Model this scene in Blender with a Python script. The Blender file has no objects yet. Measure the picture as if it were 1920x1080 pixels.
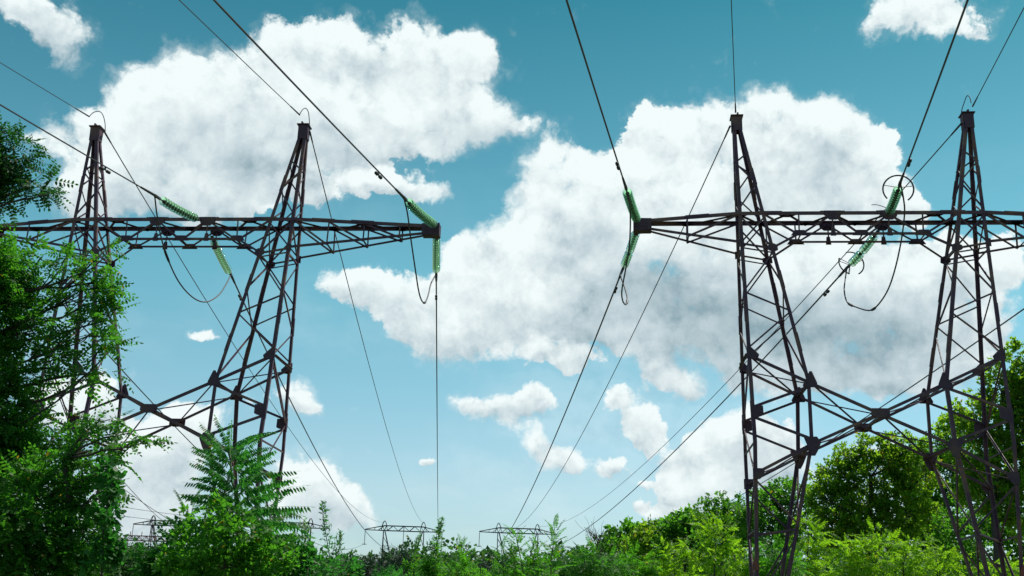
import bpy, math, random
import numpy as np
from mathutils import Vector, Matrix

SC = bpy.context.scene
COL = SC.collection
rnd = random.Random(7)
RNG = np.random.default_rng(11)

# ------------------------------------------------------------------ camera
F_PX, PITCH, ROLL, EYE = 2056.7, 0.3057, 0.0315, 1.7
cr, sr, cp, sp = math.cos(ROLL), math.sin(ROLL), math.cos(PITCH), math.sin(PITCH)
_R = Vector((1, 0, 0)); _U = Vector((0, -sp, cp)); _F = Vector((0, cp, sp))
_R2 = _R * cr + _U * sr
_U2 = _U * cr - _R * sr
cam_d = bpy.data.cameras.new('camera')
cam_d.sensor_width = 36.0
cam_d.lens = F_PX * 36.0 / 1920.0
cam_d.clip_start = 0.1
cam_d.clip_end = 6000
cam = bpy.data.objects.new('camera', cam_d)
COL.objects.link(cam)
cam.matrix_world = Matrix(((_R2.x, _U2.x, -_F.x, 0), (_R2.y, _U2.y, -_F.y, 0), (_R2.z, _U2.z, -_F.z, EYE), (0, 0, 0, 1)))
SC.camera = cam


def direction(px, py):
    """World direction seen at a photo pixel (1920 x 1080)."""
    v = _R2 * ((px - 960) / F_PX) + _U2 * ((540 - py) / F_PX) + _F
    return v


def at(px, py, Y):
    """Point at distance Y in front of the viewer's standpoint in a direction of the photo."""
    v = direction(px, py)
    v = v * (Y / v.y)
    return Vector((v.x, v.y, v.z + EYE))


def px_m(Y):
    return Y * 1.06 / F_PX

# ------------------------------------------------------------------ world, sun
SUN_EL, SUN_AZ = math.radians(62), math.radians(50)      # azimuth from +Y towards +X
SC.view_settings.view_transform = 'Standard'
SC.view_settings.look = 'None'
SC.view_settings.exposure = 0.16
SC.view_settings.gamma = 1.0
SC.cycles.max_bounces = 7
SC.cycles.diffuse_bounces = 3
SC.cycles.glossy_bounces = 3
SC.cycles.transparent_max_bounces = 48
SC.cycles.transmission_bounces = 10
SC.cycles.use_denoising = True

sun_dir = Vector((math.sin(SUN_AZ) * math.cos(SUN_EL), math.cos(SUN_AZ) * math.cos(SUN_EL), math.sin(SUN_EL)))
sd = bpy.data.lights.new('sun', 'SUN')
sd.energy = 4.6
sd.angle = math.radians(0.5)
sd.color = (1.0, 0.95, 0.86)
sun = bpy.data.objects.new('sun', sd)
COL.objects.link(sun)
sun.rotation_euler = (-sun_dir).to_track_quat('-Z', 'Y').to_euler()
sun.location = (20, 40, 80)

world = bpy.data.worlds.new('World')
SC.world = world
world.use_nodes = True


class NT:
    """small helper to wire nodes"""
    def __init__(s, tree):
        s.t = tree; s.n = tree.nodes; s.l = tree.links

    def new(s, typ, **kw):
        n = s.n.new(typ)
        for k, v in kw.items():
            setattr(n, k, v)
        return n

    def put(s, sock, v):
        if isinstance(v, bpy.types.NodeSocket):
            s.l.new(v, sock)
        else:
            sock.default_value = v

    def math(s, op, a, b=None, c=None, clamp=False):
        n = s.new('ShaderNodeMath', operation=op)
        n.use_clamp = clamp
        s.put(n.inputs[0], a)
        if b is not None: s.put(n.inputs[1], b)
        if c is not None: s.put(n.inputs[2], c)
        return n.outputs[0]

    def vmath(s, op, a, b=None, scale=None):
        n = s.new('ShaderNodeVectorMath', operation=op)
        s.put(n.inputs[0], a)
        if b is not None: s.put(n.inputs[1], b)
        if scale is not None: s.put(n.inputs[3], scale)
        return n.outputs['Value'] if op in ('DOT_PRODUCT', 'LENGTH') else n.outputs['Vector']

    def noise(s, vec, scale, detail=4, rough=0.5, color=False, dim='3D', lac=2.0):
        n = s.new('ShaderNodeTexNoise', noise_dimensions=dim)
        s.put(n.inputs['Vector'], vec)
        n.inputs['Scale'].default_value = scale
        n.inputs['Detail'].default_value = detail
        n.inputs['Roughness'].default_value = rough
        n.inputs['Lacunarity'].default_value = lac
        return n.outputs['Color'] if color else n.outputs[0]

    def smooth(s, v, a, b, lo=0.0, hi=1.0):
        n = s.new('ShaderNodeMapRange', interpolation_type='SMOOTHSTEP')
        s.put(n.inputs[0], v)
        n.inputs[1].default_value = a; n.inputs[2].default_value = b
        n.inputs[3].default_value = lo; n.inputs[4].default_value = hi
        return n.outputs[0]

    def lin(s, v, a, b, lo=0.0, hi=1.0):
        n = s.new('ShaderNodeMapRange', interpolation_type='LINEAR')
        n.clamp = True
        s.put(n.inputs[0], v)
        n.inputs[1].default_value = a; n.inputs[2].default_value = b
        n.inputs[3].default_value = lo; n.inputs[4].default_value = hi
        return n.outputs[0]

    def mix(s, fac, a, b, blend='MIX'):
        n = s.new('ShaderNodeMix', data_type='RGBA', blend_type=blend)
        s.put(n.inputs[0], fac); s.put(n.inputs[6], a); s.put(n.inputs[7], b)
        return n.outputs[2]


# cloud masses: direction (as photo pixel), half sizes, tilt, weight
CLOUDS = [
 # big cloud on the left
 (190,300,85,100,0,1), (160,235,55,35,0,.6), (260,230,70,80,0,1), (310,190,70,65,0,1), (380,160,75,70,0,1), (450,150,70,60,0,1), (500,100,60,55,0,1), (550,100,70,60,0,1),
 (615,75,55,58,0,1), (690,100,80,65,0,1), (770,100,70,62,0,1), (855,110,62,62,0,1), (890,90,40,38,0,1), (880,180,75,80,0,1), (930,215,50,50,0,.9), (970,225,36,18,20,.7), (840,250,100,55,0,1), (790,170,80,50,0,.8),
 (720,240,110,70,0,1), (600,220,130,100,0,1), (480,250,130,110,0,1), (370,290,120,110,0,1), (270,340,110,80,0,1), (420,370,100,50,0,.9), (540,320,60,50,0,.7), (140,380,60,50,0,.7),
 (650,345,70,28,10,.75), (720,345,70,24,0,.8), (810,362,72,34,0,1.1), (610,375,40,24,0,.6), (560,360,50,30,0,.5),
 (50,36,120,62,0,1), (110,60,40,40,0,.5), (70,258,42,34,0,.8), (1725,36,125,52,0,.9), (1805,75,60,36,0,.6), (1650,20,50,30,0,.5),
 # big cloud in the middle and on the right
 (1028,285,56,62,0,1.1), (1005,350,62,66,0,1.1), (1075,325,42,44,0,1), (1100,360,80,80,0,1), (1150,330,60,60,0,1), (1210,238,46,50,0,1.1), (1255,255,60,58,0,1), (1320,225,50,60,0,1), (1400,215,70,60,0,1),
 (1480,215,75,65,0,1), (1550,235,65,60,0,1), (1620,255,55,48,0,1), (1645,300,45,50,0,1), (1690,380,48,46,0,1), (1600,340,100,80,0,1), (1480,320,130,110,0,1), (1350,320,120,100,0,1), (1230,360,110,90,0,1),
 (1130,440,120,90,0,1), (1020,430,90,70,0,1), (950,470,90,60,0,1), (890,460,40,40,0,.9), (860,520,80,55,0,1), (760,560,90,55,0,1), (670,550,75,38,0,1), (640,540,40,26,0,.8), (760,620,90,50,0,1), (850,640,90,50,0,1),
 (900,580,110,70,0,1), (1000,540,130,90,0,1), (1080,600,130,60,0,.9), (1010,665,70,26,0,.7), (1070,675,60,24,0,.6), (1200,540,150,110,0,1), (1340,480,150,120,0,1), (1340,620,160,90,0,1), (1220,660,70,50,0,.7),
 (1480,560,160,130,0,1), (1620,520,150,120,0,1), (1700,600,120,90,0,1), (1560,680,150,70,0,1), (1760,520,70,50,0,.8), (1820,500,80,60,0,.9), (1890,510,60,50,0,.9), (1780,640,90,60,0,.8), (1880,600,50,60,0,.8),
 (1700,700,110,60,0,.75), (1830,690,60,50,0,.6), (1460,700,120,50,0,.8),
 # small clouds underneath
 (945,757,95,38,0,1), (870,745,30,22,0,.6), (1000,745,36,34,0,.8), (1178,772,52,42,-25,1.1), (1212,802,42,34,0,1), (1148,738,28,22,0,.8), (1235,715,70,36,0,.9), (1290,725,36,22,0,.7), (1030,845,60,40,0,.9), (1082,868,62,28,0,.9),
 (1000,825,36,30,0,.8), (1165,868,34,22,0,.8), (1200,895,30,12,0,.5), (1300,840,75,48,20,1), (1370,810,70,45,10,1), (1360,890,100,55,0,1), (1290,925,80,40,0,1), (1440,830,80,70,0,.9), (1240,965,38,20,0,.8), (1205,935,20,17,0,.7),
 (1480,880,70,60,0,.8), (1672,690,46,32,30,1.0), (1700,850,110,40,0,.9),
 # low clouds on the left
 (330,830,80,50,0,1), (270,870,90,70,0,1), (370,800,50,40,0,.9), (300,940,110,70,0,.9), (240,960,80,60,0,1), (550,745,50,38,0,1), (590,760,30,20,0,.7), (470,770,50,24,0,.6), (560,880,60,50,0,1), (620,915,60,46,0,1),
 (560,940,80,60,0,1), (680,960,50,34,0,.8), (640,970,60,40,0,1), (180,770,70,50,0,1), (120,745,60,50,0,1), (382,619,38,14,0,.9), (811,872,28,16,0,.9), (770,1000,70,24,0,.6), (860,1010,46,20,0,.5),
]
# the thicker, greyer bodies of those clouds
GREYS = [(430,290,150,60,0,.8), (600,240,100,40,0,.5), (860,230,80,40,0,.3), (250,380,80,30,0,.4), (1100,440,60,40,0,.8), (1250,520,160,60,0,1), (1330,590,200,70,0,1), (1180,580,120,50,0,.7),
 (1480,320,80,50,0,.5), (1560,300,40,60,0,.5), (1640,450,90,60,0,.6), (1500,640,200,70,0,.8), (1640,640,180,70,0,.7), (1760,600,120,60,0,.5), (740,600,80,30,0,.4), (880,650,80,20,0,.3), (1420,430,100,50,0,.5),
 (320,900,110,60,0,.9), (600,960,60,30,0,.4), (1420,860,60,60,0,.6), (940,780,60,14,0,.4), (50,40,80,30,0,.5)]


def azel(px, py):
    d = direction(px, py).normalized()
    return math.atan2(d.x, d.y), math.asin(d.z)


def build_world():
    g = bpy.data.node_groups.new('cloud_density', 'ShaderNodeTree')
    g.interface.new_socket('Dir', in_out='INPUT', socket_type='NodeSocketVector')
    g.interface.new_socket('Density', in_out='OUTPUT', socket_type='NodeSocketFloat')
    g.interface.new_socket('Body', in_out='OUTPUT', socket_type='NodeSocketFloat')
    g.interface.new_socket('Height', in_out='OUTPUT', socket_type='NodeSocketFloat')
    g.interface.new_socket('Heaps', in_out='OUTPUT', socket_type='NodeSocketFloat')
    n = NT(g)
    gi = n.new('NodeGroupInput'); go = n.new('NodeGroupOutput')
    D = gi.outputs[0]
    w1 = n.vmath('SUBTRACT', n.noise(D, 11, 3, .5, color=True), (.5, .5, .5))
    w2 = n.vmath('SUBTRACT', n.noise(D, 38, 4, .6, color=True), (.5, .5, .5))
    Dw = n.vmath('ADD', D, n.vmath('ADD', n.vmath('SCALE', w1, scale=.046), n.vmath('SCALE', w2, scale=.026)))
    Dn = n.vmath('NORMALIZE', Dw)
    sep = n.new('ShaderNodeSeparateXYZ'); n.put(sep.inputs[0], Dn)
    az = n.math('ARCTAN2', sep.outputs[0], sep.outputs[1])
    el = n.math('ARCSINE', sep.outputs[2])
    cmb = n.new('ShaderNodeCombineXYZ'); n.put(cmb.inputs[0], az); n.put(cmb.inputs[1], el)
    P = cmb.outputs[0]

    def field(blobs, grow, height=False):
        acc = None
        for (px, py, rx, ry, rot, w) in blobs:
            a, e = azel(px, py)
            m = n.new('ShaderNodeMapping', vector_type='TEXTURE')
            n.put(m.inputs['Vector'], P)
            m.inputs['Location'].default_value = (a, e, 0)
            m.inputs['Rotation'].default_value = (0, 0, math.radians(rot))
            m.inputs['Scale'].default_value = (rx * grow / 2057.0 / max(.85, math.cos(e)), ry * grow / 2057.0, 1)
            gr = n.new('ShaderNodeTexGradient', gradient_type='SPHERICAL')
            n.put(gr.inputs[0], m.outputs[0])
            if height:      # cover, and two sums from which the height inside each heap follows
                iy = 2057.0 / (ry * grow)
                hv = n.new('ShaderNodeVectorMath', operation='SCALE')
                if py > 690: w = w * 1.12
                hv.inputs[0].default_value = (w, iy, iy * e)
                n.l.new(gr.outputs['Fac'], hv.inputs[3])
                acc = n.vmath('ADD', hv.outputs[0], acc if acc is not None else (0, 0, 0))
            else:
                acc = n.math('MULTIPLY_ADD', gr.outputs['Fac'], w, acc if acc is not None else 0.0)
        if height:
            sx = n.new('ShaderNodeSeparateXYZ'); n.put(sx.inputs[0], acc)
            return sx.outputs[0], n.math('SUBTRACT', n.math('MULTIPLY', el, sx.outputs[1]), sx.outputs[2])
        return acc
    F, H = field(CLOUDS, 1.40, True)
    Hn = n.math('DIVIDE', H, n.math('ADD', F, .35))
    # anywhere else in the sky: ordinary scattered clouds
    gen = n.smooth(n.noise(D, 2.6, 5, .5), .52, .66, 0, .8)
    back = n.smooth(n.vmath('DOT_PRODUCT', D, tuple(direction(960, 540).normalized())), .80, .70, 0, 1)
    F = n.math('MULTIPLY_ADD', gen, back, F)
    F = n.math('MINIMUM', n.math('MULTIPLY', F, 1.45), 1.7)
    fb = n.noise(D, 26, 9, .66)
    vo = n.new('ShaderNodeTexVoronoi', feature='SMOOTH_F1')
    n.put(vo.inputs['Vector'], Dw)
    vo.inputs['Scale'].default_value = 24
    vo.inputs['Detail'].default_value = 3.5
    vo.inputs['Roughness'].default_value = .58
    vo.inputs['Lacunarity'].default_value = 2.2
    vo.inputs['Smoothness'].default_value = .25
    bil = n.math('SUBTRACT', .5, vo.outputs['Distance'])
    d = n.math('MULTIPLY_ADD', n.math('SUBTRACT', fb, .5), 1.6, F)
    d = n.math('MULTIPLY_ADD', bil, .85, d)
    n.put(go.inputs[0], d)
    n.put(go.inputs[1], field(GREYS, 1.55))
    n.put(go.inputs[2], Hn)
    n.put(go.inputs[3], bil)

    t = NT(world.node_tree)
    world.node_tree.nodes.clear()
    out = t.new('ShaderNodeOutputWorld'); bg = t.new('ShaderNodeBackground')
    t.l.new(bg.outputs[0], out.inputs[0])
    sky = t.new('ShaderNodeTexSky', sky_type='NISHITA')
    sky.sun_disc = False
    sky.sun_elevation = SUN_EL
    sky.sun_rotation = SUN_AZ
    sky.air_density = 1.0; sky.dust_density = .6; sky.ozone_density = 1.0
    tc = t.new('ShaderNodeTexCoord')
    D = tc.outputs['Generated']
    a = t.new('ShaderNodeGroup'); a.node_tree = g; t.put(a.inputs[0], D)
    dens, body = a.outputs[0], a.outputs[1]
    # crisp heaped edges in places, torn soft ones elsewhere
    wid = t.lin(t.noise(D, 7, 2, .5), .36, .62, .22, 1.0)
    al1 = t.smooth(t.math('DIVIDE', t.math('SUBTRACT', dens, .12), wid), 0, 1)
    veil = t.math('MULTIPLY', t.smooth(dens, -.25, .75), t.lin(t.noise(D, 12, 6, .6), .42, .70, .0, .55))
    hz = t.math('MULTIPLY', t.smooth(t.noise(t.vmath('MULTIPLY', D, (1, 1, 2.4)), 4.5, 5, .55), .46, .72, 0, .34), t.lin(t.vmath('DOT_PRODUCT', D, (0, 0, 1)), .06, .42, 1, 0))
    alpha = t.math('MAXIMUM', t.math('MAXIMUM', al1, veil), hz)
    D2 = t.vmath('ADD', D, (0.008, 0.0, 0.013))
    r1 = t.math('SUBTRACT', t.noise(D, 15, 6, .55), t.noise(D2, 15, 6, .55))
    r2 = t.math('SUBTRACT', t.noise(D, 44, 5, .6), t.noise(D2, 44, 5, .6))
    soft = t.noise(D, 8, 4, .5)
    lit = t.math('MULTIPLY_ADD', r1, .50, 1.03)
    lit = t.math('MULTIPLY_ADD', a.outputs[2], .95, lit)
    core = t.smooth(dens, .5, 1.6)
    lit = t.math('MULTIPLY_ADD', t.math('ADD', a.outputs[3], .14), .34, lit)
    lit = t.math('MULTIPLY_ADD', t.math('MULTIPLY', r2, t.math('SUBTRACT', 1.25, core)), .9, lit)
    gr = t.math('MULTIPLY', body, t.lin(soft, .34, .62, .6, 1.0))
    lit = t.math('MULTIPLY_ADD', gr, -.58, lit)
    lit = t.math('MULTIPLY_ADD', t.math('SUBTRACT', soft, .5), .12, lit, clamp=True)
    cl = t.new('ShaderNodeValToRGB')
    cl.color_ramp.interpolation = 'LINEAR'
    e = cl.color_ramp.elements
    e[0].position = 0.0; e[0].color = (.25, .36, .41, 1)
    e[1].position = 1.0; e[1].color = (.80, .875, .875, 1)
    m1 = e.new(.5); m1.color = (.50, .60, .64, 1)
    t.put(cl.inputs[0], lit)
    cloud = t.vmath('SCALE', cl.outputs[0], scale=10.0)
    # clear air: Nishita, teal tint as in the photograph, paler towards the horizon
    sep = t.new('ShaderNodeSeparateXYZ'); t.put(sep.inputs[0], D)
    tint = t.new('ShaderNodeValToRGB')
    te = tint.color_ramp.elements
    te[0].position = 0.0; te[0].color = TINT0
    te[1].position = .55; te[1].color = TINT1
    m2 = te.new(.30); m2.color = TINTM
    m3 = te.new(.12); m3.color = (1.04, 1.16, 1.08, 1)
    t.put(tint.inputs[0], sep.outputs[2])
    air = t.mix(1.0, sky.outputs[0], tint.outputs[0], 'MULTIPLY')
    t.put(bg.inputs[0], t.mix(alpha, air, cloud))
    bg.inputs[1].default_value = .1
    world.cycles.sampling_method = 'MANUAL'
    world.cycles.sample_map_resolution = 512


TINT0, TINTM, TINT1 = (.66, .80, .95, 1), (.68, 1.28, 1.04, 1), (.16, .75, .63, 1)
build_world()

# ------------------------------------------------------------------ materials
def new_mat(name):
    m = bpy.data.materials.new(name)
    m.use_nodes = True
    m.node_tree.nodes.clear()
    t = NT(m.node_tree)
    out = t.new('ShaderNodeOutputMaterial')
    return m, t, out


def steel_mat(name, base, rust, amount, rough=.62):
    m, t, out = new_mat(name)
    tc = t.new('ShaderNodeTexCoord').outputs['Object']
    n1 = t.noise(tc, 1.3, 5, .6)
    n2 = t.noise(tc, 9, 4, .6)
    f = t.smooth(t.math('MULTIPLY_ADD', n2, .35, n1), .68 - amount, .92 - amount * .5)
    c = t.mix(f, base, rust)
    c = t.mix(t.lin(n2, .4, .7, 0, .25), c, (base[0] * .6, base[1] * .6, base[2] * .6, 1))
    b = t.new('ShaderNodeBsdfPrincipled')
    t.put(b.inputs['Base Color'], c)
    t.put(b.inputs['Roughness'], t.lin(n2, .3, .7, rough - .1, rough + .15))
    b.inputs['Specular IOR Level'].default_value = .35
    t.l.new(b.outputs[0], out.inputs[0])
    return m


def plain_mat(name, col, rough=.6, metal=0.0, var=.28):
    m, t, out = new_mat(name)
    b = t.new('ShaderNodeBsdfPrincipled')
    tc = t.new('ShaderNodeTexCoord').outputs['Object']
    c = t.mix(t.noise(tc, 6, 4, .6), (col[0] * (1 - var), col[1] * (1 - var), col[2] * (1 - var), 1), (col[0] * (1 + var), col[1] * (1 + var), col[2] * (1 + var), 1))
    t.put(b.inputs['Base Color'], c)
    b.inputs['Roughness'].default_value = rough; b.inputs['Metallic'].default_value = metal
    t.l.new(b.outputs[0], out.inputs[0])
    return m


def leaf_mat(name, dark, light, trans, tw=.45, yellow=0.0, gloss=.22):
    m, t, out = new_mat(name)
    geo = t.new('ShaderNodeNewGeometry')
    tc = t.new('ShaderNodeTexCoord').outputs['Object']
    r = geo.outputs['Random Per Island']
    c = t.mix(r, dark + (1,), light + (1,))
    big = t.noise(tc, .9, 3, .5)
    c = t.mix(t.lin(big, .38, .62, 0, .5), c, light + (1,))
    tcol = t.mix(r, trans + (1,), (trans[0] * .65, trans[1] * .8, trans[2] * .8, 1))
    if yellow > 0:
        f = t.math('GREATER_THAN', r, 1 - yellow)
        c = t.mix(f, c, (.22, .17, .02, 1)); tcol = t.mix(f, tcol, (.55, .40, .03, 1))
    d = t.new('ShaderNodeBsdfPrincipled')
    t.put(d.inputs['Base Color'], c)
    d.inputs['Roughness'].default_value = .5
    d.inputs['Specular IOR Level'].default_value = gloss
    tr = t.new('ShaderNodeBsdfTranslucent'); t.put(tr.inputs[0], tcol)
    mx = t.new('ShaderNodeMixShader'); mx.inputs[0].default_value = tw
    t.l.new(d.outputs[0], mx.inputs[1]); t.l.new(tr.outputs[0], mx.inputs[2])
    t.l.new(mx.outputs[0], out.inputs[0])
    return m


def glass_mat():
    """toughened green glass: mostly clear, tinted more where it is seen edge-on, with a sharp sheen"""
    m, t, out = new_mat('green_insulator_glass')
    lw = t.new('ShaderNodeLayerWeight'); lw.inputs['Blend'].default_value = .5
    edge = t.smooth(lw.outputs['Facing'], .35, .95)
    tr = t.new('ShaderNodeBsdfTransparent'); t.put(tr.inputs[0], t.mix(edge, (.88, .98, .93, 1), (.16, .50, .34, 1)))
    tl = t.new('ShaderNodeBsdfTranslucent'); tl.inputs[0].default_value = (.46, .84, .48, 1)
    gl = t.new('ShaderNodeBsdfGlossy'); gl.inputs['Roughness'].default_value = .06; gl.inputs['Color'].default_value = (.9, 1, .95, 1)
    m1 = t.new('ShaderNodeMixShader'); m1.inputs[0].default_value = .24
    t.l.new(tr.outputs[0], m1.inputs[1]); t.l.new(tl.outputs[0], m1.inputs[2])
    fr = t.new('ShaderNodeFresnel'); fr.inputs['IOR'].default_value = 1.5
    m2 = t.new('ShaderNodeMixShader'); t.put(m2.inputs[0], t.math('MULTIPLY', fr.outputs[0], .8))
    t.l.new(m1.outputs[0], m2.inputs[1]); t.l.new(gl.outputs[0], m2.inputs[2])
    t.l.new(m2.outputs[0], out.inputs[0])
    return m


M_STEEL = steel_mat('weathered_steel', (.076, .036, .070, 1), (.19, .100, .080, 1), .09)
M_PLATE = steel_mat('gusset_steel', (.062, .031, .058, 1), (.13, .070, .062, 1), .05)
M_FARSTEEL = steel_mat('far_steel', (.060, .045, .055, 1), (.09, .055, .05, 1), .0)
M_RUST = steel_mat('red_lead_steel', (.20, .05, .045, 1), (.16, .07, .05, 1), .1)
M_CABLE = plain_mat('cable_aluminium', (.060, .052, .062), .6, .1, 0)
M_FIT = plain_mat('cast_iron_fitting', (.035, .03, .033), .6, .3)
M_GLASS = glass_mat()
M_BARK = plain_mat('bark', (.055, .042, .036), .9)
M_BARKG = plain_mat('green_stem', (.06, .075, .03), .8)
M_LOCUST = leaf_mat('locust_leaf', (.018, .070, .013), (.044, .128, .016), (.13, .46, .025), .45, .008)
M_SHADELOC = leaf_mat('shaded_locust_leaf', (.012, .045, .012), (.028, .080, .016), (.05, .22, .025), .36, .006)  # darker copy of the locust leaf; the upper crown's shade is put into its colour
M_AILAN = leaf_mat('ailanthus_leaf', (.016, .072, .020), (.038, .125, .024), (.09, .42, .04), .42, .004)
M_BRIGHT = leaf_mat('bright_leaf', (.026, .100, .012), (.060, .160, .014), (.17, .54, .025), .46, .010)
M_YOUNG = leaf_mat('young_leaf', (.060, .150, .010), (.115, .215, .012), (.40, .74, .02), .52, .004)
M_OAK = leaf_mat('oak_leaf', (.024, .080, .014), (.058, .135, .016), (.20, .56, .03), .46, .006)
M_OAK2 = leaf_mat('maple_leaf', (.042, .105, .014), (.090, .165, .016), (.40, .68, .03), .56, .03)
M_PINE = leaf_mat('pine_needle', (.012, .036, .020), (.024, .056, .026), (.03, .08, .03), .15, 0)
M_FAR = leaf_mat('far_leaf', (.024, .070, .022), (.042, .098, .026), (.10, .26, .04), .36, 0)

# ------------------------------------------------------------------ object helpers
def tag(o, label=None, cat=None, group=None, kind=None):
    if label: o['label'] = label
    if cat: o['category'] = cat
    if group: o['group'] = group
    if kind: o['kind'] = kind
    return o


def empty(name, loc, label, cat, group=None, rz=0.0):
    o = bpy.data.objects.new(name, None)
    COL.objects.link(o)
    o.location = loc; o.rotation_euler = (0, 0, rz)
    o.empty_display_size = .3
    return tag(o, label, cat, group)


class MB:
    def __init__(s):
        s.v = []; s.f = []

    def add(s, verts, faces):
        b = len(s.v)
        s.v.extend([tuple(p) for p in verts])
        s.f.extend([tuple(i + b for i in f) for f in faces])

    def build(s, name, mat, parent=None, loc=None, smooth=False):
        me = bpy.data.meshes.new(name)
        me.from_pydata(s.v, [], s.f)
        me.materials.append(mat)
        if smooth:
            me.polygons.foreach_set('use_smooth', [True] * len(me.polygons))
        me.update()
        o = bpy.data.objects.new(name, me)
        COL.objects.link(o)
        if parent: o.parent = parent
        if loc is not None: o.location = loc
        return o

    # an angle-iron between a and b, flanges towards f1 and f2
    def angle(s, a, b, w, f1, f2, t=None, w2=None):
        w *= .74; w2 = w2 * .74 if w2 else None
        a = Vector(a); b = Vector(b); d = (b - a).normalized()
        u = Vector(f1); u = (u - d * u.dot(d)).normalized()
        v = Vector(f2); v = v - d * v.dot(d); v = (v - u * v.dot(u)).normalized()
        t = t or max(.012, w * .11); w2 = w2 or w
        prof = [(0, 0), (w, 0), (w, t), (t, t), (t, w2), (0, w2)]
        vs = [p + u * x + v * y for p in (a, b) for x, y in prof]
        fs = [(i, (i + 1) % 6, 6 + (i + 1) % 6, 6 + i) for i in range(6)]
        fs += [(0, 3, 2, 1), (0, 5, 4, 3), (6, 7, 8, 9), (6, 9, 10, 11)]
        s.add(vs, fs)

    def box(s, a, b, w, h, f1=(0, 0, 1)):
        """square bar from a to b"""
        a = Vector(a); b = Vector(b); d = (b - a).normalized()
        u = Vector(f1); u = u - d * u.dot(d)
        if u.length < 1e-4: u = Vector((1, 0, 0)) - d * d.x
        u.normalize(); v = d.cross(u)
        vs = [p + u * (x * w / 2) + v * (y * h / 2) for p in (a, b) for x, y in ((-1, -1), (1, -1), (1, 1), (-1, 1))]
        s.add(vs, [(0, 1, 2, 3), (7, 6, 5, 4), (0, 4, 5, 1), (1, 5, 6, 2), (2, 6, 7, 3), (3, 7, 4, 0)])

    def plate(s, pts, nrm, t=.02):
        """flat polygon plate of thickness t"""
        n = Vector(nrm).normalized() * t
        k = len(pts)
        vs = [Vector(p) for p in pts] + [Vector(p) + n for p in pts]
        s.add(vs, [tuple(range(k)), tuple(range(2 * k - 1, k - 1, -1))] + [(i, i + k, (i + 1) % k + k, (i + 1) % k) for i in range(k)])

    def tube(s, pts, r, seg=6, r_end=None):
        pts = [Vector(p) for p in pts]
        n = len(pts); vs = []; fs = []
        up = Vector((0, 0, 1))
        d0 = (pts[1] - pts[0]).normalized()
        ref = up if abs(d0.dot(up)) < .95 else Vector((1, 0, 0))
        u = (ref - d0 * ref.dot(d0)).normalized()
        for i, p in enumerate(pts):
            d = (pts[min(i + 1, n - 1)] - pts[max(i - 1, 0)]).normalized()
            u = (u - d * u.dot(d)).normalized(); v = d.cross(u)
            if isinstance(r, (list, tuple)): rr = r[i]
            else: rr = r if r_end is None else r + (r_end - r) * i / (n - 1)
            for k in range(seg):
                a = 2 * math.pi * k / seg
                vs.append(p + u * (math.cos(a) * rr) + v * (math.sin(a) * rr))
        for i in range(n - 1):
            for k in range(seg):
                k2 = (k + 1) % seg
                fs.append((i * seg + k, i * seg + k2, (i + 1) * seg + k2, (i + 1) * seg + k))
        fs.append(tuple(range(seg - 1, -1, -1))); fs.append(tuple((n - 1) * seg + k for k in range(seg)))
        s.add(vs, fs)

    def lathe(s, prof, seg=20, M=None):
        """profile of (radius, z) turned round z, closed"""
        vs = []; fs = []; n = len(prof)
        for r, z in prof:
            for k in range(seg):
                a = 2 * math.pi * k / seg
                p = Vector((r * math.cos(a), r * math.sin(a), z))
                vs.append(M @ p if M else p)
        for i in range(n - 1):
            for k in range(seg):
                k2 = (k + 1) % seg
                fs.append((i * seg + k, i * seg + k2, (i + 1) * seg + k2, (i + 1) * seg + k))
        fs.append(tuple(range(seg - 1, -1, -1))); fs.append(tuple((n - 1) * seg + k for k in range(seg)))
        s.add(vs, fs)


def catmull(pts, n=12):
    pts = [Vector(p) for p in pts]
    P = [pts[0] * 2 - pts[1]] + pts + [pts[-1] * 2 - pts[-2]]
    out = []
    for i in range(1, len(P) - 2):
        for k in range(n):
            t = k / n
            a, b, c, d = P[i - 1], P[i], P[i + 1], P[i + 2]
            out.append(.5 * ((2 * b) + (c - a) * t + (2 * a - 5 * b + 4 * c - d) * t * t + (-a + 3 * b - 3 * c + d) * t ** 3))
    out.append(P[-2])
    return out

# ------------------------------------------------------------------ ground
def ground():
    mb = MB()
    N = 60
    R = 3000.0
    for j in range(N + 1):
        for i in range(N + 1):
            x = ((i / N) * 2 - 1); y = ((j / N) * 2 - 1)
            x = math.copysign(abs(x) ** 2.2, x) * R; y = math.copysign(abs(y) ** 2.2, y) * R
            z = -.05 + .08 * math.sin(x * .31) * math.cos(y * .27) if abs(x) + abs(y) < 200 else -.05
            mb.v.append((x, y, z))
    for j in range(N):
        for i in range(N):
            a = j * (N + 1) + i
            mb.f.append((a, a + 1, a + N + 2, a + N + 1))
    m, t, out = new_mat('meadow_ground')
    tc = t.new('ShaderNodeTexCoord').outputs['Object']
    c = t.mix(t.lin(t.noise(tc, .35, 6, .6), .3, .7), (.045, .075, .02, 1), (.10, .11, .04, 1))
    c = t.mix(t.lin(t.noise(tc, 4, 6, .7), .45, .75), c, (.03, .05, .015, 1))
    b = t.new('ShaderNodeBsdfPrincipled'); t.put(b.inputs['Base Color'], c); b.inputs['Roughness'].default_value = .95
    t.l.new(b.outputs[0], out.inputs[0])
    o = mb.build('ground', m, smooth=True)
    tag(o, kind='structure', label='grassy ground under the power lines')


ground()

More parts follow.
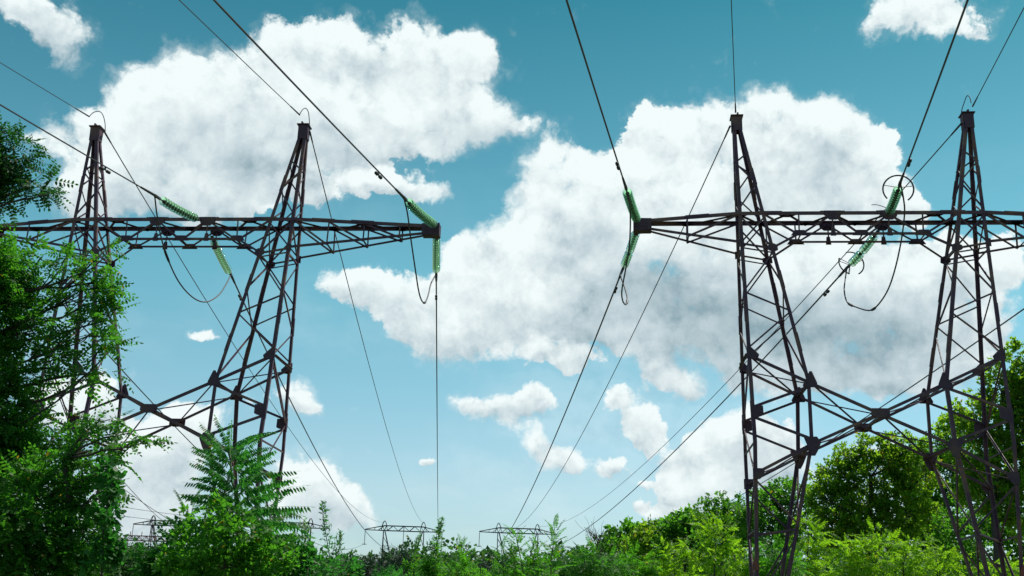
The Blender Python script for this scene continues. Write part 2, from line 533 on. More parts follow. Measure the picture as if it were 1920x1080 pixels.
# ------------------------------------------------------------------ the two near towers
P_, HC, WT = 3.421, 14.974, .127
AI, BO, DM, HM = 1.783, 3.434, .984, 6.846
AIL, BOL, DL, HL = 1.817, 3.408, 1.181, 5.143
HOU, HOM, HOL, HXC = 7.660, 5.991, 4.301, 5.991
HNI, HNO, US, HS, DS, HA = 10.895, 11.07, 1.76, 11.381, .37, 12.0
TIPR, TIPL, HTIP = 7.836, -6.46, 11.86
HF = -1.75
HRING = 2.85


def lerp(a, b, t): return a + (b - a) * t


def leg_pt(side, io, nf, h):
    """point on a leg chord. side -1/+1, io 'I'/'O', nf -1 near/+1 far; z is height above ground"""
    if h >= HM:
        t = (HC - h) / (HC - HM)
        u = lerp(P_ - WT, AI, t) if io == 'I' else lerp(P_ + WT, BO, t)
        d = lerp(WT, DM, t)
    elif h >= HL:
        t = (HM - h) / (HM - HL)
        u = lerp(AI, AIL, t) if io == 'I' else lerp(BO, BOL, t)
        d = lerp(DM, DL, t)
    else:
        t = (HL - h) / (HL - HF)
        u = lerp(AIL, BOL - .22, t) if io == 'I' else lerp(BOL, BOL + .02, t)
        d = lerp(DL, .14, t)
    return Vector((side * u, nf * d, h + EYE))


def build_leg(side, root):
    X = Vector((side, 0, 0)); Yv = Vector((0, 1, 0))
    br = MB()

    def face(p, q, w, nf=None, out=None):
        """brace in a front/back face (nf) or in a side face (out = +-1 towards outer/inner)"""
        p = Vector(p); q = Vector(q); d = (q - p).normalized()
        n = Vector((0, -nf, 0)) if nf else Vector((-out * side, 0, 0))
        e = d.cross(n)
        if e.z < 0: e = -e
        br.angle(p - e * w * .5 + n * .012, q - e * w * .5 + n * .012, w, e, n, w2=w * .8)
    I, O = 'I', 'O'
    pt = lambda io, nf, h: leg_pt(side, io, nf, h)
    # front and back faces
    for nf in (-1, 1):
        seq = [(I, 14.1), (O, 13.75), (I, 13.05), (O, HA + .15)]
        seq2 = [(I, HA - .05), (O, HNO)]
        seq3 = [(I, HNI - .05), (O, 9.55), (I, 8.95), (O, HOU + .15)]
        if nf > 0:
            seq = [(O, 13.95), (I, 13.6), (O, 12.9), (I, HA + .15)]
        for sq in (seq, seq2, seq3):
            for (a, ha), (b, hb) in zip(sq, sq[1:]):
                face(pt(a, nf, ha), pt(b, nf, hb), .06, nf)
        face(pt(I, nf, HNI), pt(O, nf, HNO), .075, nf)
        face(pt(I, nf, HNI - .14), pt(O, nf, HNO - .14), .05, nf)
        face(pt(O, nf, HA), pt(I, nf, HNI), .07, nf)
        # K at the waist
        face(pt(O, nf, HOM + .12), pt(I, nf, HM - .1), .095, nf)
        face(pt(O, nf, HOM - .12), pt(I, nf, HL + .1), .095, nf)
        # below the waist
        face(pt(O, nf, HOL - .1), pt(I, nf, HRING + .15), .065, nf)
        face(pt(I, nf, HRING - .1), pt(O, nf, 1.0), .065, nf)
    # side faces: outer (out=+1) and inner (out=-1)
    for io, out in ((O, 1), (I, -1)):
        sq = [(-1, 14.05), (1, 13.7), (-1, 13.2), (1, 12.6), (-1, HA)]
        for (a, ha), (b, hb) in zip(sq, sq[1:]):
            face(pt(io, a, ha), pt(io, b, hb), .055, None, out)
        sq = [(-1, HA - .1), (1, HNI), (-1, 9.75), (1, 8.75), (-1, HOU if io == O else HM + .1)]
        for (a, ha), (b, hb) in zip(sq, sq[1:]):
            face(pt(io, a, ha), pt(io, b, hb), .065, None, out)
        face(pt(io, -1, HNI), pt(io, 1, HNI), .08, None, out)
        sq = [(-1, HOU if io == O else HM), (1, HOM), (-1, HL if io == I else HOL), (1, HRING), (-1, 1.2), (1, .2)]
        if io == I:
            sq = [(1, HL - .1), (-1, HRING + .1), (1, 1.2), (-1, .2)]
        for (a, ha), (b, hb) in zip(sq, sq[1:]):
            face(pt(io, a, ha), pt(io, b, hb), .075, None, out)
        if io == I:
            face(pt(io, -1, HL - .15), pt(io, 1, HRING + .1), .075, None, out)
        else:
            face(pt(io, 1, HOM - .1), pt(io, -1, HOU - .2), .05, None, out)
        face(pt(io, -1, HRING), pt(io, 1, HRING), .07, None, out)
        face(pt(io, -1, HL), pt(io, 1, HL), .06, None, out)
    # plan diagonal at the lower ring
    br.angle(pt(I, -1, HRING), pt(O, 1, HRING - .08), .10, (0, 0, 1), (side, 1, 0))
    # concrete-free foot: bearing block
    f = Vector((side * (BOL - .1), 0, HF + EYE))
    leg = br.build('leg', M_STEEL, root)
    fb = MB(); fb.box(f + Vector((0, 0, -.12)), f + Vector((0, 0, .16)), .55, .5, (1, 0, 0)); fb.build('foot', M_PLATE, leg)
    # chords
    for io in (I, O):
        for nf in (-1, 1):
            m = MB()
            hs = [HC + .1, HM, HL, HF]
            w = .135
            fx = Vector((side if io == I else -side, 0, 0)); fy = Vector((0, -nf, 0))
            for a, b in zip(hs, hs[1:]):
                m.angle(pt(io, nf, a), pt(io, nf, b), w, fx, fy, t=.018)
            # splice plates with bolts
            for h in (13.55 if nf < 0 else 13.3, 9.2 if io == O else 10.2, 6.3 if io == O else 8.3):
                c = pt(io, nf, h); c2 = pt(io, nf, h - .55)
                off = -fx * .014
                m.angle(c + off - fy * .004, c2 + off - fy * .004, .12, fx * -1 if False else fy, fx, t=.012, w2=.02)
            m.build('chord', M_STEEL, leg)
    # gusset plates
    def gus(io, nf, h, pts, t=.022):
        c = pt(io, nf, h)
        inn = side if io == I else -side       # direction from the chord into the leg
        p = [c + Vector((inn * x * .88, nf * (.008), z * .86)) for x, z in pts]
        m = MB(); m.plate(p, (0, nf, 0), t)
        m.build('gusset_plate', M_PLATE, leg)
    for nf in (-1, 1):
        gus(O, nf, HOU, [(-.03, .20), (.10, .22), (.36, -.04), (.32, -.17), (.06, -.20), (-.03, -.14)])
        gus(O, nf, HOM, [(-.02, .19), (.36, .18), (.37, -.12), (.30, -.16), (.08, -.22), (-.02, -.16)])
        gus(O, nf, HOL, [(-.03, .17), (.24, .17), (.33, .13), (.30, -.03), (.18, -.17), (-.03, -.17)])
        # inner nodes: mirrored so that x < 0 points between the legs
        gus(I, nf, HM, [(.02, .34), (-.05, .34), (-.20, -.04), (-.19, -.18), (.22, -.19), (.25, -.12), (.12, .14)])
        gus(I, nf, HL, [(.30, .17), (-.10, .18), (-.22, .0), (-.10, -.28), (-.02, -.42), (.10, -.42), (.16, -.2), (.24, .0)])
        gus(I, nf, HNI, [(.02, .16), (-.10, .10), (-.12, -.08), (.04, -.16), (.22, -.06), (.22, .08)])
        gus(O, nf, HNO, [(-.05, .12), (.12, .14), (.12, -.12), (-.05, -.16)])
    c = pt(O, -1, 1.93)
    m = MB(); m.plate([c + Vector((side * x, -.012, z)) for x, z in ((.075, -.13), (-.09, -.13), (-.10, .0), (-.03, .17), (.02, .17), (.08, .0))], (0, -1, 0), .03)
    m.build('gusset_plate', M_RUST, leg)
    # cap on the peak
    m = MB()
    c = Vector((side * P_, 0, HC + EYE))
    for nf in (-1, 1):
        m.plate([c + Vector((x, nf * .145, z)) for x, z in ((-.125, -.12), (.125, -.12), (.155, .35), (-.155, .35))], (0, nf, 0), .016)
    for sx in (-1, 1):
        m.plate([c + Vector((sx * .142, y, z)) for y, z in ((-.125, -.10), (.125, -.10), (.13, .35), (-.13, .35))], (sx, 0, 0), .016)
    m.box(c + Vector((-.19, 0, .37)), c + Vector((.19, 0, .37)), .03, .42)
    m.box(c + Vector((side * -.02, -.24, .41)), c + Vector((side * -.02, -.12, .41)), .05, .05)
    m.box(c + Vector((side * -.02, .14, .30)), c + Vector((side * -.02, .28, .30)), .05, .05)
    m.build('peak_cap', M_STEEL, leg)
    return leg


def build_tower(loc, rz, label):
    root = empty('transmission_tower', loc, label, 'transmission tower', 'lattice anchor towers', rz)
    for side in (-1, 1):
        build_leg(side, root)
    # ---- crossarm
    web = MB()
    dA = abs(leg_pt(1, 'I', 1, HA).y)
    ZA = HA + EYE
    pl = []

    def bar(p, q, w, nf):
        p = Vector(p); q = Vector(q); d = (q - p).normalized(); n = Vector((0, -nf, 0)); e = d.cross(n)
        if e.z < 0: e = -e
        web.angle(p - e * w * .5 + n * .01, q - e * w * .5 + n * .01, w, e, n, w2=w * .8)
    uo = leg_pt(1, 'O', 1, HA).x
    ui = leg_pt(1, 'I', 1, HA).x

    def top(u, nf):
        if abs(u) <= uo: return Vector((u, nf * dA, ZA))
        tip = TIPR if u > 0 else TIPL
        t = (abs(u) - uo) / (abs(tip) - uo)
        return Vector((u, nf * lerp(dA, .13, t), lerp(ZA, HTIP + .02 + EYE, t)))

    def bot(u, nf):
        s = 1 if u > 0 else -1
        a = leg_pt(s, 'O', nf, HNO); tip = TIPR if u > 0 else TIPL
        t = (abs(u) - abs(a.x)) / (abs(tip) - abs(a.x))
        b = Vector((tip, nf * .10, HTIP - .18 + EYE))
        return a.lerp(b, t)
    nodes_top = [-ui, -.80, .80, ui]
    for nf in (-1, 1):
        SLp, SRp, Mid = (Vector((x, nf * DS, HS + EYE)) for x in (-US, US, 0))
        tops = [top(u, nf) for u in nodes_top]
        for a, b in ((tops[0], SLp), (SLp, tops[1]), (tops[1], Mid), (Mid, tops[2]), (tops[2], SRp), (SRp, tops[3])):
            bar(a, b, .075, nf)
        for u in (-US, US):
            bar(top(u, nf), Vector((u, nf * DS, HS + EYE)), .055, nf)
        for u in (-.8, .8):
            bar(top(u, nf), Vector((u, nf * DS, HS + EYE)), .05, nf)
            pl.append(([top(u, nf) + Vector((x, nf * .008, z)) for x, z in ((-.24, .09), (.24, .09), (.22, -.10), (.10, -.20), (-.10, -.20), (-.22, -.10))], nf))
            pl.append(([Vector((u, nf * DS, HS + EYE)) + Vector((x, nf * .008, z)) for x, z in ((-.08, -.05), (.08, -.05), (.05, .20), (-.05, .20))], nf))
        for u, h in ((-US, HS), (US, HS), (0, HS)):
            pl.append(([Vector((u, nf * DS, h + EYE)) + Vector((x, nf * .008, z)) for x, z in ((-.26, -.04), (.26, -.04), (.14, .13), (-.14, .13))], nf))
        # outer arms
        for s, tip, pn in ((1, TIPR, 4), (-1, TIPL, 2)):
            us = [lerp(uo, abs(tip), k / pn) * s for k in range(pn + 1)]
            for k in range(1, pn):
                bar(top(us[k], nf), bot(us[k], nf), .06, nf)
            for k in range(pn - 1):
                bar(top(us[k], nf), bot(us[k + 1], nf), .075, nf)
    # struts between the near and far faces, and lacing of the top plane
    def strut(p, q, w=.06):
        web.angle(p, q, w, (0, 0, -1), (1, 0, .01))
    for u in (-US, 0, US):
        strut(Vector((u, -DS, HS + EYE)), Vector((u, DS, HS + EYE)))
    allu = [TIPL * .93, (TIPL - uo) / 2, -uo, -ui, -2.1, -1.45, -.8, 0, .8, 1.45, 2.1, ui, uo, lerp(uo, TIPR, .25), lerp(uo, TIPR, .5), lerp(uo, TIPR, .75), TIPR * .97]
    for k, (a, b) in enumerate(zip(allu, allu[1:])):
        nf = 1 if k % 2 else -1
        p, q = top(a, nf), top(b, -nf)
        d = (q - p).normalized()
        web.angle(p + Vector((0, 0, -.02)), q + Vector((0, 0, -.02)), .085, d.cross(Vector((0, 0, 1))), (0, 0, -1), w2=.05)
        # small horizontal gussets on the chords
        for c, n_ in ((p, nf), (q, -nf)):
            pl.append(([c + Vector((x, -n_ * y, -.035)) for x, y in ((-.26, .02), (.26, .02), (.12, .20), (-.12, .20))], 'z'))
    for s, tip, pn in ((1, TIPR, 4), (-1, TIPL, 2)):
        for k in range(1, pn):
            u = lerp(uo, abs(tip), k / pn) * s
            strut(bot(u, -1), bot(u, 1), .05)
    arm = web.build('crossarm', M_STEEL, root)
    for pts, nf in pl:
        m = MB(); m.plate(pts, (0, 0, 1) if nf == 'z' else (0, nf, 0), .016)
        m.build('gusset_plate', M_PLATE, arm)
    for nf in (-1, 1):
        m = MB()
        us = [TIPL + .2, -uo, uo, TIPR - .2]
        for a, b in zip(us, us[1:]):
            m.angle(top(a, nf) + Vector((0, 0, .075)), top(b, nf) + Vector((0, 0, .075)), .15, (0, 0, -1), (0, -nf, 0), t=.018)
        for c in (-2.6, -.8, .8, 2.6, -uo - 1.2, uo + .9, uo + 2.1):   # splice covers a little proud of the chord
            p = top(c - .35, nf); q = top(c + .35, nf)
            m.angle(p + Vector((0, nf * .014, .089)), q + Vector((0, nf * .014, .089)), .10, (0, 0, -1), (0, -nf, 0), t=.012)
        m.build('chord', M_STEEL, arm)
        m = MB()
        pts = [Vector((TIPL + .2, nf * .10, HTIP - .18 + EYE)), leg_pt(-1, 'O', nf, HNO)]
        m.angle(*pts, .085, (0, 0, 1), (0, -nf, 0), t=.012)
        pts = [leg_pt(-1, 'I', nf, HNI), Vector((-US, nf * DS, HS + EYE)), Vector((US, nf * DS, HS + EYE)), leg_pt(1, 'I', nf, HNI)]
        for a, b in zip(pts, pts[1:]):
            m.angle(a, b, .085, (0, 0, 1), (0, -nf, 0), t=.012)
        m.angle(leg_pt(1, 'O', nf, HNO), Vector((TIPR - .2, nf * .10, HTIP - .18 + EYE)), .085, (0, 0, 1), (0, -nf, 0), t=.012)
        m.build('chord', M_STEEL, arm)
    for tip in (TIPR, TIPL):
        s = 1 if tip > 0 else -1
        m = MB()
        c = Vector((tip, 0, HTIP - .06 + EYE))
        for nf in (-1, 1):
            m.plate([c + Vector((s * x, nf * .15, z)) for x, z in ((-.42, -.17), (.10, -.20), (.12, .20), (-.42, .19))], (0, nf, 0), .02)
        for z in (-.19, .18):
            m.plate([c + Vector((x, y, z)) for x, y in ((-.40, -.15), (.10, -.15), (.10, .15), (-.40, .15))] if s > 0 else [c + Vector((x, y, z)) for x, y in ((-.10, -.15), (.40, -.15), (.40, .15), (-.10, .15))], (0, 0, 1), .018)
        m.plate([c + Vector((s * .10, y, z)) for y, z in ((-.148, -.19), (.148, -.19), (.148, .18), (-.148, .18))], (s, 0, 0), .02)
        m.box(c + Vector((0, -.34, .10)), c + Vector((0, -.12, .10)), .10, .05)
        m.box(c + Vector((0, .12, -.10)), c + Vector((0, .30, -.16)), .10, .05)
        m.build('end_plate', M_PLATE, arm)
    # ---- cross brace between the legs
    xb = MB()
    C = {nf: Vector((0, nf * lerp(DM, DL, .5), HXC + EYE)) for nf in (-1, 1)}
    for nf in (-1, 1):
        for s in (-1, 1):
            # two angles side by side from the upper outer node through the centre to the opposite lower outer node
            chain = [leg_pt(s, 'O', nf, HOU), leg_pt(s, 'I', nf, HM), C[nf], leg_pt(-s, 'I', nf, HL), leg_pt(-s, 'O', nf, HOL)]
            for k, (p, q) in enumerate(zip(chain, chain[1:])):
                d = (q - p).normalized(); n = Vector((0, -nf, 0)); e = d.cross(n)
                if e.z < 0: e = -e
                off = n * .012 + (n * .03 if s < 0 else n * 0)
                w = .105
                xb.angle(p + e * .0 + off - e * w * .5, q + off - e * w * .5, w, e, n, t=.016, w2=.09)
    for s in (-1, 1):
        lac = [('O', HOU), ('I', HM)]
        nodes = {nf: [leg_pt(s, 'O', nf, HOU), leg_pt(s, 'I', nf, HM), C[nf], leg_pt(-s, 'I', nf, HL), leg_pt(-s, 'O', nf, HOL)] for nf in (-1, 1)}
        for k in range(4):
            for nf in (-1, 1):
                p, q = nodes[nf][k], nodes[-nf][k + 1]
                d = (q - p).normalized()
                dz = Vector((0, 0, -.03 - (.02 if nf > 0 else 0)))
                xb.angle(p + dz, q + dz, .055, d.cross(Vector((0, 0, 1))), (0, 0, -1), w2=.045)
        for k in (0, 1, 3):
            xb.angle(nodes[-1][k], nodes[1][k], .085, (0, 0, -1), (s, 0, 0))
    xb.angle(C[-1] + Vector((0, 0, -.1)), C[1] + Vector((0, 0, -.1)), .10, (0, 0, 1), (1, 0, 0))
    x = xb.build('cross_brace', M_STEEL, root)
    for nf in (-1, 1):
        m = MB()
        m.plate([C[nf] + Vector((u * .92, nf * .01, z * .9)) for u, z in ((-.24, .13), (.24, .13), (.27, .08), (.27, -.08), (.13, -.15), (-.13, -.15), (-.27, -.08), (-.27, .08))], (0, nf, 0), .022)
        m.build('gusset_plate', M_PLATE, x)
    return root


build_tower((-10.168, 32.111, -.14), -.0916, 'dark steel lattice tower on the left, its feet hidden behind leafy trees')
build_tower((10.132, 30.177, 0), -.0989, 'dark steel lattice tower on the right, standing among bright green shrubs')

# ------------------------------------------------------------------ insulators, conductors
W_ = lambda p: Vector((p[0], p[1], p[2] + EYE))
DISC = [(.045, .060), (.085, .054), (.118, .030), (.136, -.004), (.137, -.012), (.130, -.013), (.112, .012), (.082, .036), (.045, .044)]
_disc_me = None


def frame_z(a, b):
    d = (Vector(b) - Vector(a)).normalized()
    return d.to_track_quat('Z', 'Y').to_matrix().to_4x4(), d


def insulator(A, E, label, ring=None, split=False, droop=.06):
    """string of green glass discs from the steel at A to the clamp at E"""
    global _disc_me
    A, E = W_(A), W_(E)
    root = empty('insulator_string', A, label, 'insulator string', 'glass insulator strings')
    L = (E - A).length
    M0, d = frame_z(A, E)
    sag = lambda s: Vector((0, 0, -4 * droop * (s / L) * (1 - s / L)))
    P = lambda s: d * s + sag(s)
    pitch = .152
    s0, s1 = .34, L - .50
    n = int((s1 - s0) / pitch) + 1
    pitch = (s1 - s0) / (n - 1)
    fit = MB()
    # shackles and links
    fit.box(P(-.05), P(.17), .05, .09); fit.box(P(.15), P(s0 - .02), .028, .028)
    fit.box(P(s1 + .06), P(s1 + .20), .03, .03); fit.box(P(s1 + .18), P(L - .18), .07, .045); fit.box(P(L - .2), P(L + .02), .055, .075)
    fit.build('fitting', M_FIT, root)
    for k in range(n):
        s = s0 + pitch * k
        if split and k == n // 2:
            m = MB(); m.box(P(s - pitch * .4), P(s + pitch * .5), .05, .05); m.build('fitting', M_FIT, root)
            continue
        if _disc_me is None:
            m = MB(); m.lathe(DISC, 24)
            o = m.build('glass_disc', M_GLASS, root, smooth=True); _disc_me = o.data
            m = MB(); m.lathe([(.014, -.085), (.014, -.03), (.040, -.02), (.050, .02), (.056, .045), (.056, .07), (.040, .085), (.014, .09)], 12)
            c = m.build('metal_cap', M_FIT, o, smooth=True); insulator.cap = c.data
        else:
            o = bpy.data.objects.new('glass_disc', _disc_me); COL.objects.link(o); o.parent = root
            c = bpy.data.objects.new('metal_cap', insulator.cap); COL.objects.link(c); c.parent = o
        dd = (P(s + .05) - P(s - .05)).normalized()
        Mr = (-dd).to_track_quat('Z', 'Y').to_matrix().to_4x4()
        Mr.translation = P(s)
        o.matrix_local = Mr
    if ring:
        R, gap0, gap1, pos = ring
        m = MB()
        u = d.cross(Vector((0, 0, 1))).normalized(); v = u.cross(d).normalized()
        c = P(L - pos)
        arc = []
        nn = 40
        for k in range(nn + 1):
            a = math.radians(gap0 + (gap1 - gap0) * k / nn)
            arc.append(c + u * math.cos(a) * R + v * math.sin(a) * R)
        m.tube(arc, .022, 8)
        for deg in (20, 170, 250):
            a = math.radians(deg)
            m.tube([c + d * .12, c + u * math.cos(a) * R + v * math.sin(a) * R], .011, 5)
        m.build('arcing_ring', M_FIT, root)
    return A, E


INS = [
 ('L', (-2.373, 31.305, 11.80), (-3.054, 28.045, 11.365), 'green glass insulator string rising from the right tip of the left tower towards the viewer', None, False),
 ('L', (-2.357, 31.484, 11.62), (-2.524, 34.559, 11.304), 'green glass insulator string hanging under the right tip of the left tower', None, False),
 ('L', (-9.665, 31.625, 11.86), (-10.216, 28.984, 11.571), 'green glass insulator string above the middle of the left tower crossarm', None, False),
 ('L', (-9.471, 32.487, 11.62), (-9.653, 35.844, 11.472), 'green glass insulator string below the middle of the left tower crossarm', None, False),
 ('L', (-16.673, 32.799, 11.62), (-16.589, 35.335, 11.627), 'pale glass insulator string at the far left behind tree leaves', None, False),
 ('R', (3.692, 30.725, 11.94), (2.962, 27.228, 11.543), 'green glass insulator string above the left tip of the right tower', None, False),
 ('R', (3.71, 30.905, 11.76), (3.559, 33.701, 11.369), 'two-section green glass insulator string below the left tip of the right tower', None, True),
 ('R', (10.877, 29.663, 12.0), (10.371, 27.24, 11.925), 'green glass insulator string with a round arcing ring above the right tower crossarm', (.40, -40, 235, .42), False),
 ('R', (10.832, 30.547, 11.76), (10.69, 33.17, 11.5), 'green glass insulator string with a broken arcing ring below the right tower crossarm', (.40, -60, 110, .40), True),
 ('R', (17.99, 29.49, 11.76), (17.79, 32.19, 11.46), 'green glass insulator string at the right end of the right tower crossarm', None, False),
]
ENDS = [insulator(a, e, lab, ring, sp) for (_, a, e, lab, ring, sp) in INS]
# second half ring of the lower ringed string
def extra_ring():
    A, E = ENDS[8]
    root = [o for o in bpy.data.objects if o.get('label', '').startswith('green glass insulator string with a broken')][0]
    d = (E - A).normalized(); u = d.cross(Vector((0, 0, 1))).normalized(); v = u.cross(d).normalized()
    c = d * ((E - A).length - .40)
    m = MB()
    arc = [c + u * math.cos(math.radians(a)) * .40 + v * math.sin(math.radians(a)) * .40 for a in range(160, 262, 6)]
    m.tube(arc, .022, 8)
    m.tube([c + d * .1, arc[0]], .011, 5); m.tube([c + d * .1, arc[-1]], .011, 5)
    m.build('arcing_ring', M_FIT, root)
    # thin arcing horn on the upper string
    A, E = ENDS[7]
    root = [o for o in bpy.data.objects if o.get('label', '').startswith('green glass insulator string with a round')][0]
    m = MB()
    m.tube(catmull([Vector((0, 0, .12)), at(1660, 389, A.y) - A, at(1645, 384, A.y) - A, at(1634, 384, A.y) - A], 5), .012, 5)
    m.build('arcing_horn', M_FIT, root)


extra_ring()


def damper(pts_fn, s, parent, size=1.0):
    """stockbridge-type vibration damper clamped on a wire; two stubby weights"""
    m = MB()
    p = pts_fn(s); q = pts_fn(s + .5)
    d = (q - p).normalized()
    m.box(p, p + Vector((0, 0, -.09 * size)), .04, .05)
    c = p + Vector((0, 0, -.10 * size))
    m.tube([c - d * .22 * size, c + d * .22 * size], .010, 5)
    for k in (-1, 1):
        e = c + d * (k * .15 * size)
        m.tube([e - d * .085 * size, e - d * .06 * size, e + d * .06 * size, e + d * .085 * size], [.02, .045 * size, .045 * size, .02], 8)
    m.build('vibration_damper', M_FIT, parent)


def wire_near(S, yaw, label, r, name, cat, grp, slope=-.088, L=95, damp=None):
    a = math.radians(yaw)
    d = Vector((math.sin(a), math.cos(a), 0))
    fn = lambda t: S + d * t + Vector((0, 0, slope * t + 5.5e-4 * t * t))
    pts = [fn(t) for t in np.concatenate([np.linspace(0, 2, 5), np.linspace(3, L, 40)])]
    m = MB(); m.tube(pts, r, 6)
    o = m.build(name, M_CABLE); tag(o, label, cat, grp)
    m = MB(); m.tube([fn(.02), fn(.3), fn(.75)], [r * 1.9, r * 1.8, r * 1.4], 8); m.build('compression_clamp', M_FIT, o)
    if damp: damper(fn, damp, o)
    return o


def wire_far(A, B, sag, label, r, name, cat, grp, damp=None):
    A, B = Vector(A), Vector(B)
    L = (B - A).length
    def fn(s):
        t = s / L
        return A.lerp(B, t) + Vector((0, 0, -4 * sag * t * (1 - t)))
    pts = [fn(s) for s in np.concatenate([np.linspace(0, 20, 10), np.linspace(24, L, 50)])]
    m = MB(); m.tube(pts, r, 6)
    o = m.build(name, M_CABLE); tag(o, label, cat, grp)
    m = MB(); m.tube([fn(.02), fn(.3), fn(.75)], [r * 1.7, r * 1.6, r * 1.3], 8); m.build('compression_clamp', M_FIT, o)
    if damp: damper(fn, damp, o)
    return o


CW, CC, CG = 'power_line', 'power line', 'phase conductors'
GW, GC, GG = 'ground_wire', 'ground wire', 'thin ground wires on the tower peaks'
e = [x[1] for x in ENDS]
wire_near(e[0], 191.7, 'thick black cable overhead ending at the string on the right tip of the left tower', .021, CW, CC, CG, damp=2.2)
wire_near(e[2], 192.1, 'thick black cable crossing the left peak of the left tower from the photo edge', .021, CW, CC, CG, damp=2.5)
wire_near(e[5], 191.8, 'thick black cable overhead ending above the left tip of the right tower', .021, CW, CC, CG, damp=2.0)
wire_near(e[7], 193.2, 'thick black cable overhead ending at the round arcing ring of the right tower', .021, CW, CC, CG, damp=1.9)
YF = 200.0
FE = {'L_tip': at(822, 1024, YF), 'L_mid': at(757, 1021, YF), 'L_out': at(684, 1019, YF), 'R_tip': at(900, 1022, YF), 'R_mid': at(971, 1025, YF), 'R_out': at(1044, 1028, YF)}
wire_far(e[1], FE['L_tip'], .5, 'dark cable dropping straight down from the right tip of the left tower', .027, CW, CC, CG, damp=2.4)
wire_far(e[3], FE['L_mid'], 4.0, 'dark cable from the middle of the left tower passing behind its right leg', .027, CW, CC, CG, damp=1.9)
wire_far(e[4], FE['L_out'], 4.25, 'dark cable from the left tree passing behind the left tower cross brace', .027, CW, CC, CG)
wire_far(e[6], FE['R_tip'], 4.25, 'dark cable running from the left tip of the right tower down to the distant pylons', .027, CW, CC, CG, damp=1.5)
wire_far(e[8], FE['R_mid'], 3.75, 'dark cable running from the broken arcing ring behind the left leg of the right tower', .027, CW, CC, CG, damp=2.0)
wire_far(e[9], FE['R_out'], 4.0, 'dark cable coming in from the right edge behind both legs of the right tower', .027, CW, CC, CG)
wire_near(W_((-13.78, 32.18, 15.49)), 194.2, 'thin wire running up left from the left peak of the left tower', .013, GW, GC, GG)
wire_near(W_((-6.89, 31.56, 15.48)), 192.2, 'thin wire running up left from the right peak of the left tower', .013, GW, GC, GG)
wire_near(W_((6.66, 30.28, 15.40)), 192.5, 'thin wire rising straight up from the left peak of the right tower', .013, GW, GC, GG)
wire_near(W_((13.63, 29.6, 15.50)), 192.2, 'thin wire running up right from the right peak of the right tower', .013, GW, GC, GG)
wire_far(W_((-13.33, 32.42, 15.09)), at(722, 979, YF), 3.25, 'thin wire from the left peak of the left tower to the distant pylons', .018, GW, GC, GG)
wire_far(W_((-6.58, 31.8, 15.04)), at(795, 981, YF), 2.5, 'thin wire from the right peak of the left tower to the distant pylons', .018, GW, GC, GG)
wire_far(W_((6.53, 30.51, 15.06)), at(935, 983, YF), 5.0, 'thin wire from the left peak of the right tower to the distant pylons', .018, GW, GC, GG)
wire_far(W_((13.36, 29.84, 15.06)), at(1008, 986, YF), 3.5, 'thin wire from the right peak of the right tower to the distant pylons', .018, GW, GC, GG)


def jumper(A, E, pix, label, r=.022, sleeves=()):
    """slack cable from clamp A to clamp E; its middle points lie between the two depths"""
    n = len(pix)
    pts = [A]
    for i, (x, y) in enumerate(pix):
        t = (i + 1) / (n + 1)
        pts.append(at(x, y, lerp(A.y, E.y, t)))
    pts.append(E)
    c = catmull(pts, 9)
    m = MB(); m.tube(c, r, 7)
    o = m.build('jumper_cable', M_CABLE, smooth=True); tag(o, label, 'jumper cable', 'slack jumper cables')
    for k in sleeves:
        m = MB(); i = int(k * (len(c) - 1)); m.tube(c[i:i + 6], [r * 1.3] + [r * 1.8] * (len(c[i:i + 6]) - 2) + [r * 1.3], 8); m.build('sleeve', M_FIT, o)
    return o


jumper(e[2], e[3], [(294, 400), (301, 440), (313, 481), (335, 528), (362, 558), (387, 566), (410, 553), (424, 533)], 'slack black cable looping below the left tower between its legs', sleeves=(.30,))
jumper(e[0], e[1], [(764, 400), (770, 445), (778, 500), (785, 545), (791, 564), (797, 567), (803, 553), (808, 532)], 'slack black cable looping below the right tip of the left tower', sleeves=(.62,))
jumper(e[5], e[6], [(1180, 378), (1182, 410), (1180, 460), (1173, 505), (1166, 545), (1168, 565), (1174, 571), (1176, 558), (1170, 535), (1164, 518)], 'slack black cable with a pinched loop beside the left tip of the right tower', sleeves=(.66,))
jumper(e[7], e[8], [(1694, 372), (1696, 400), (1690, 450), (1678, 505), (1664, 545), (1645, 573), (1630, 582), (1606, 576), (1589, 567), (1583, 545), (1585, 522)], 'slack black cable looping below the right tower between its legs', sleeves=(.52, .70))


def peak_loop(pix, Y, label):
    pts = [at(x, y, Y + k * .12) for k, (x, y) in enumerate(pix)]
    m = MB(); m.tube(catmull(pts, 7), .014, 6)
    o = m.build('bond_wire', M_CABLE); tag(o, label, 'bond wire', 'wire loops over the tower peaks')


peak_loop([(167, 219), (175, 211), (186, 209), (193, 216), (197, 232), (197, 249)], 32.1, 'thin wire loop over the left peak of the left tower')
peak_loop([(562, 214), (567, 206), (573, 203), (578, 210), (580, 226), (581, 247)], 31.4, 'thin wire loop over the right peak of the left tower')
peak_loop([(1821, 193), (1818, 182), (1813, 180), (1808, 192), (1803, 208), (1801, 228)], 29.5, 'thin wire loop over the right peak of the right tower')

# ------------------------------------------------------------------ distant pylons
ZC = 0.0952                       # metres per photo pixel at 200 m


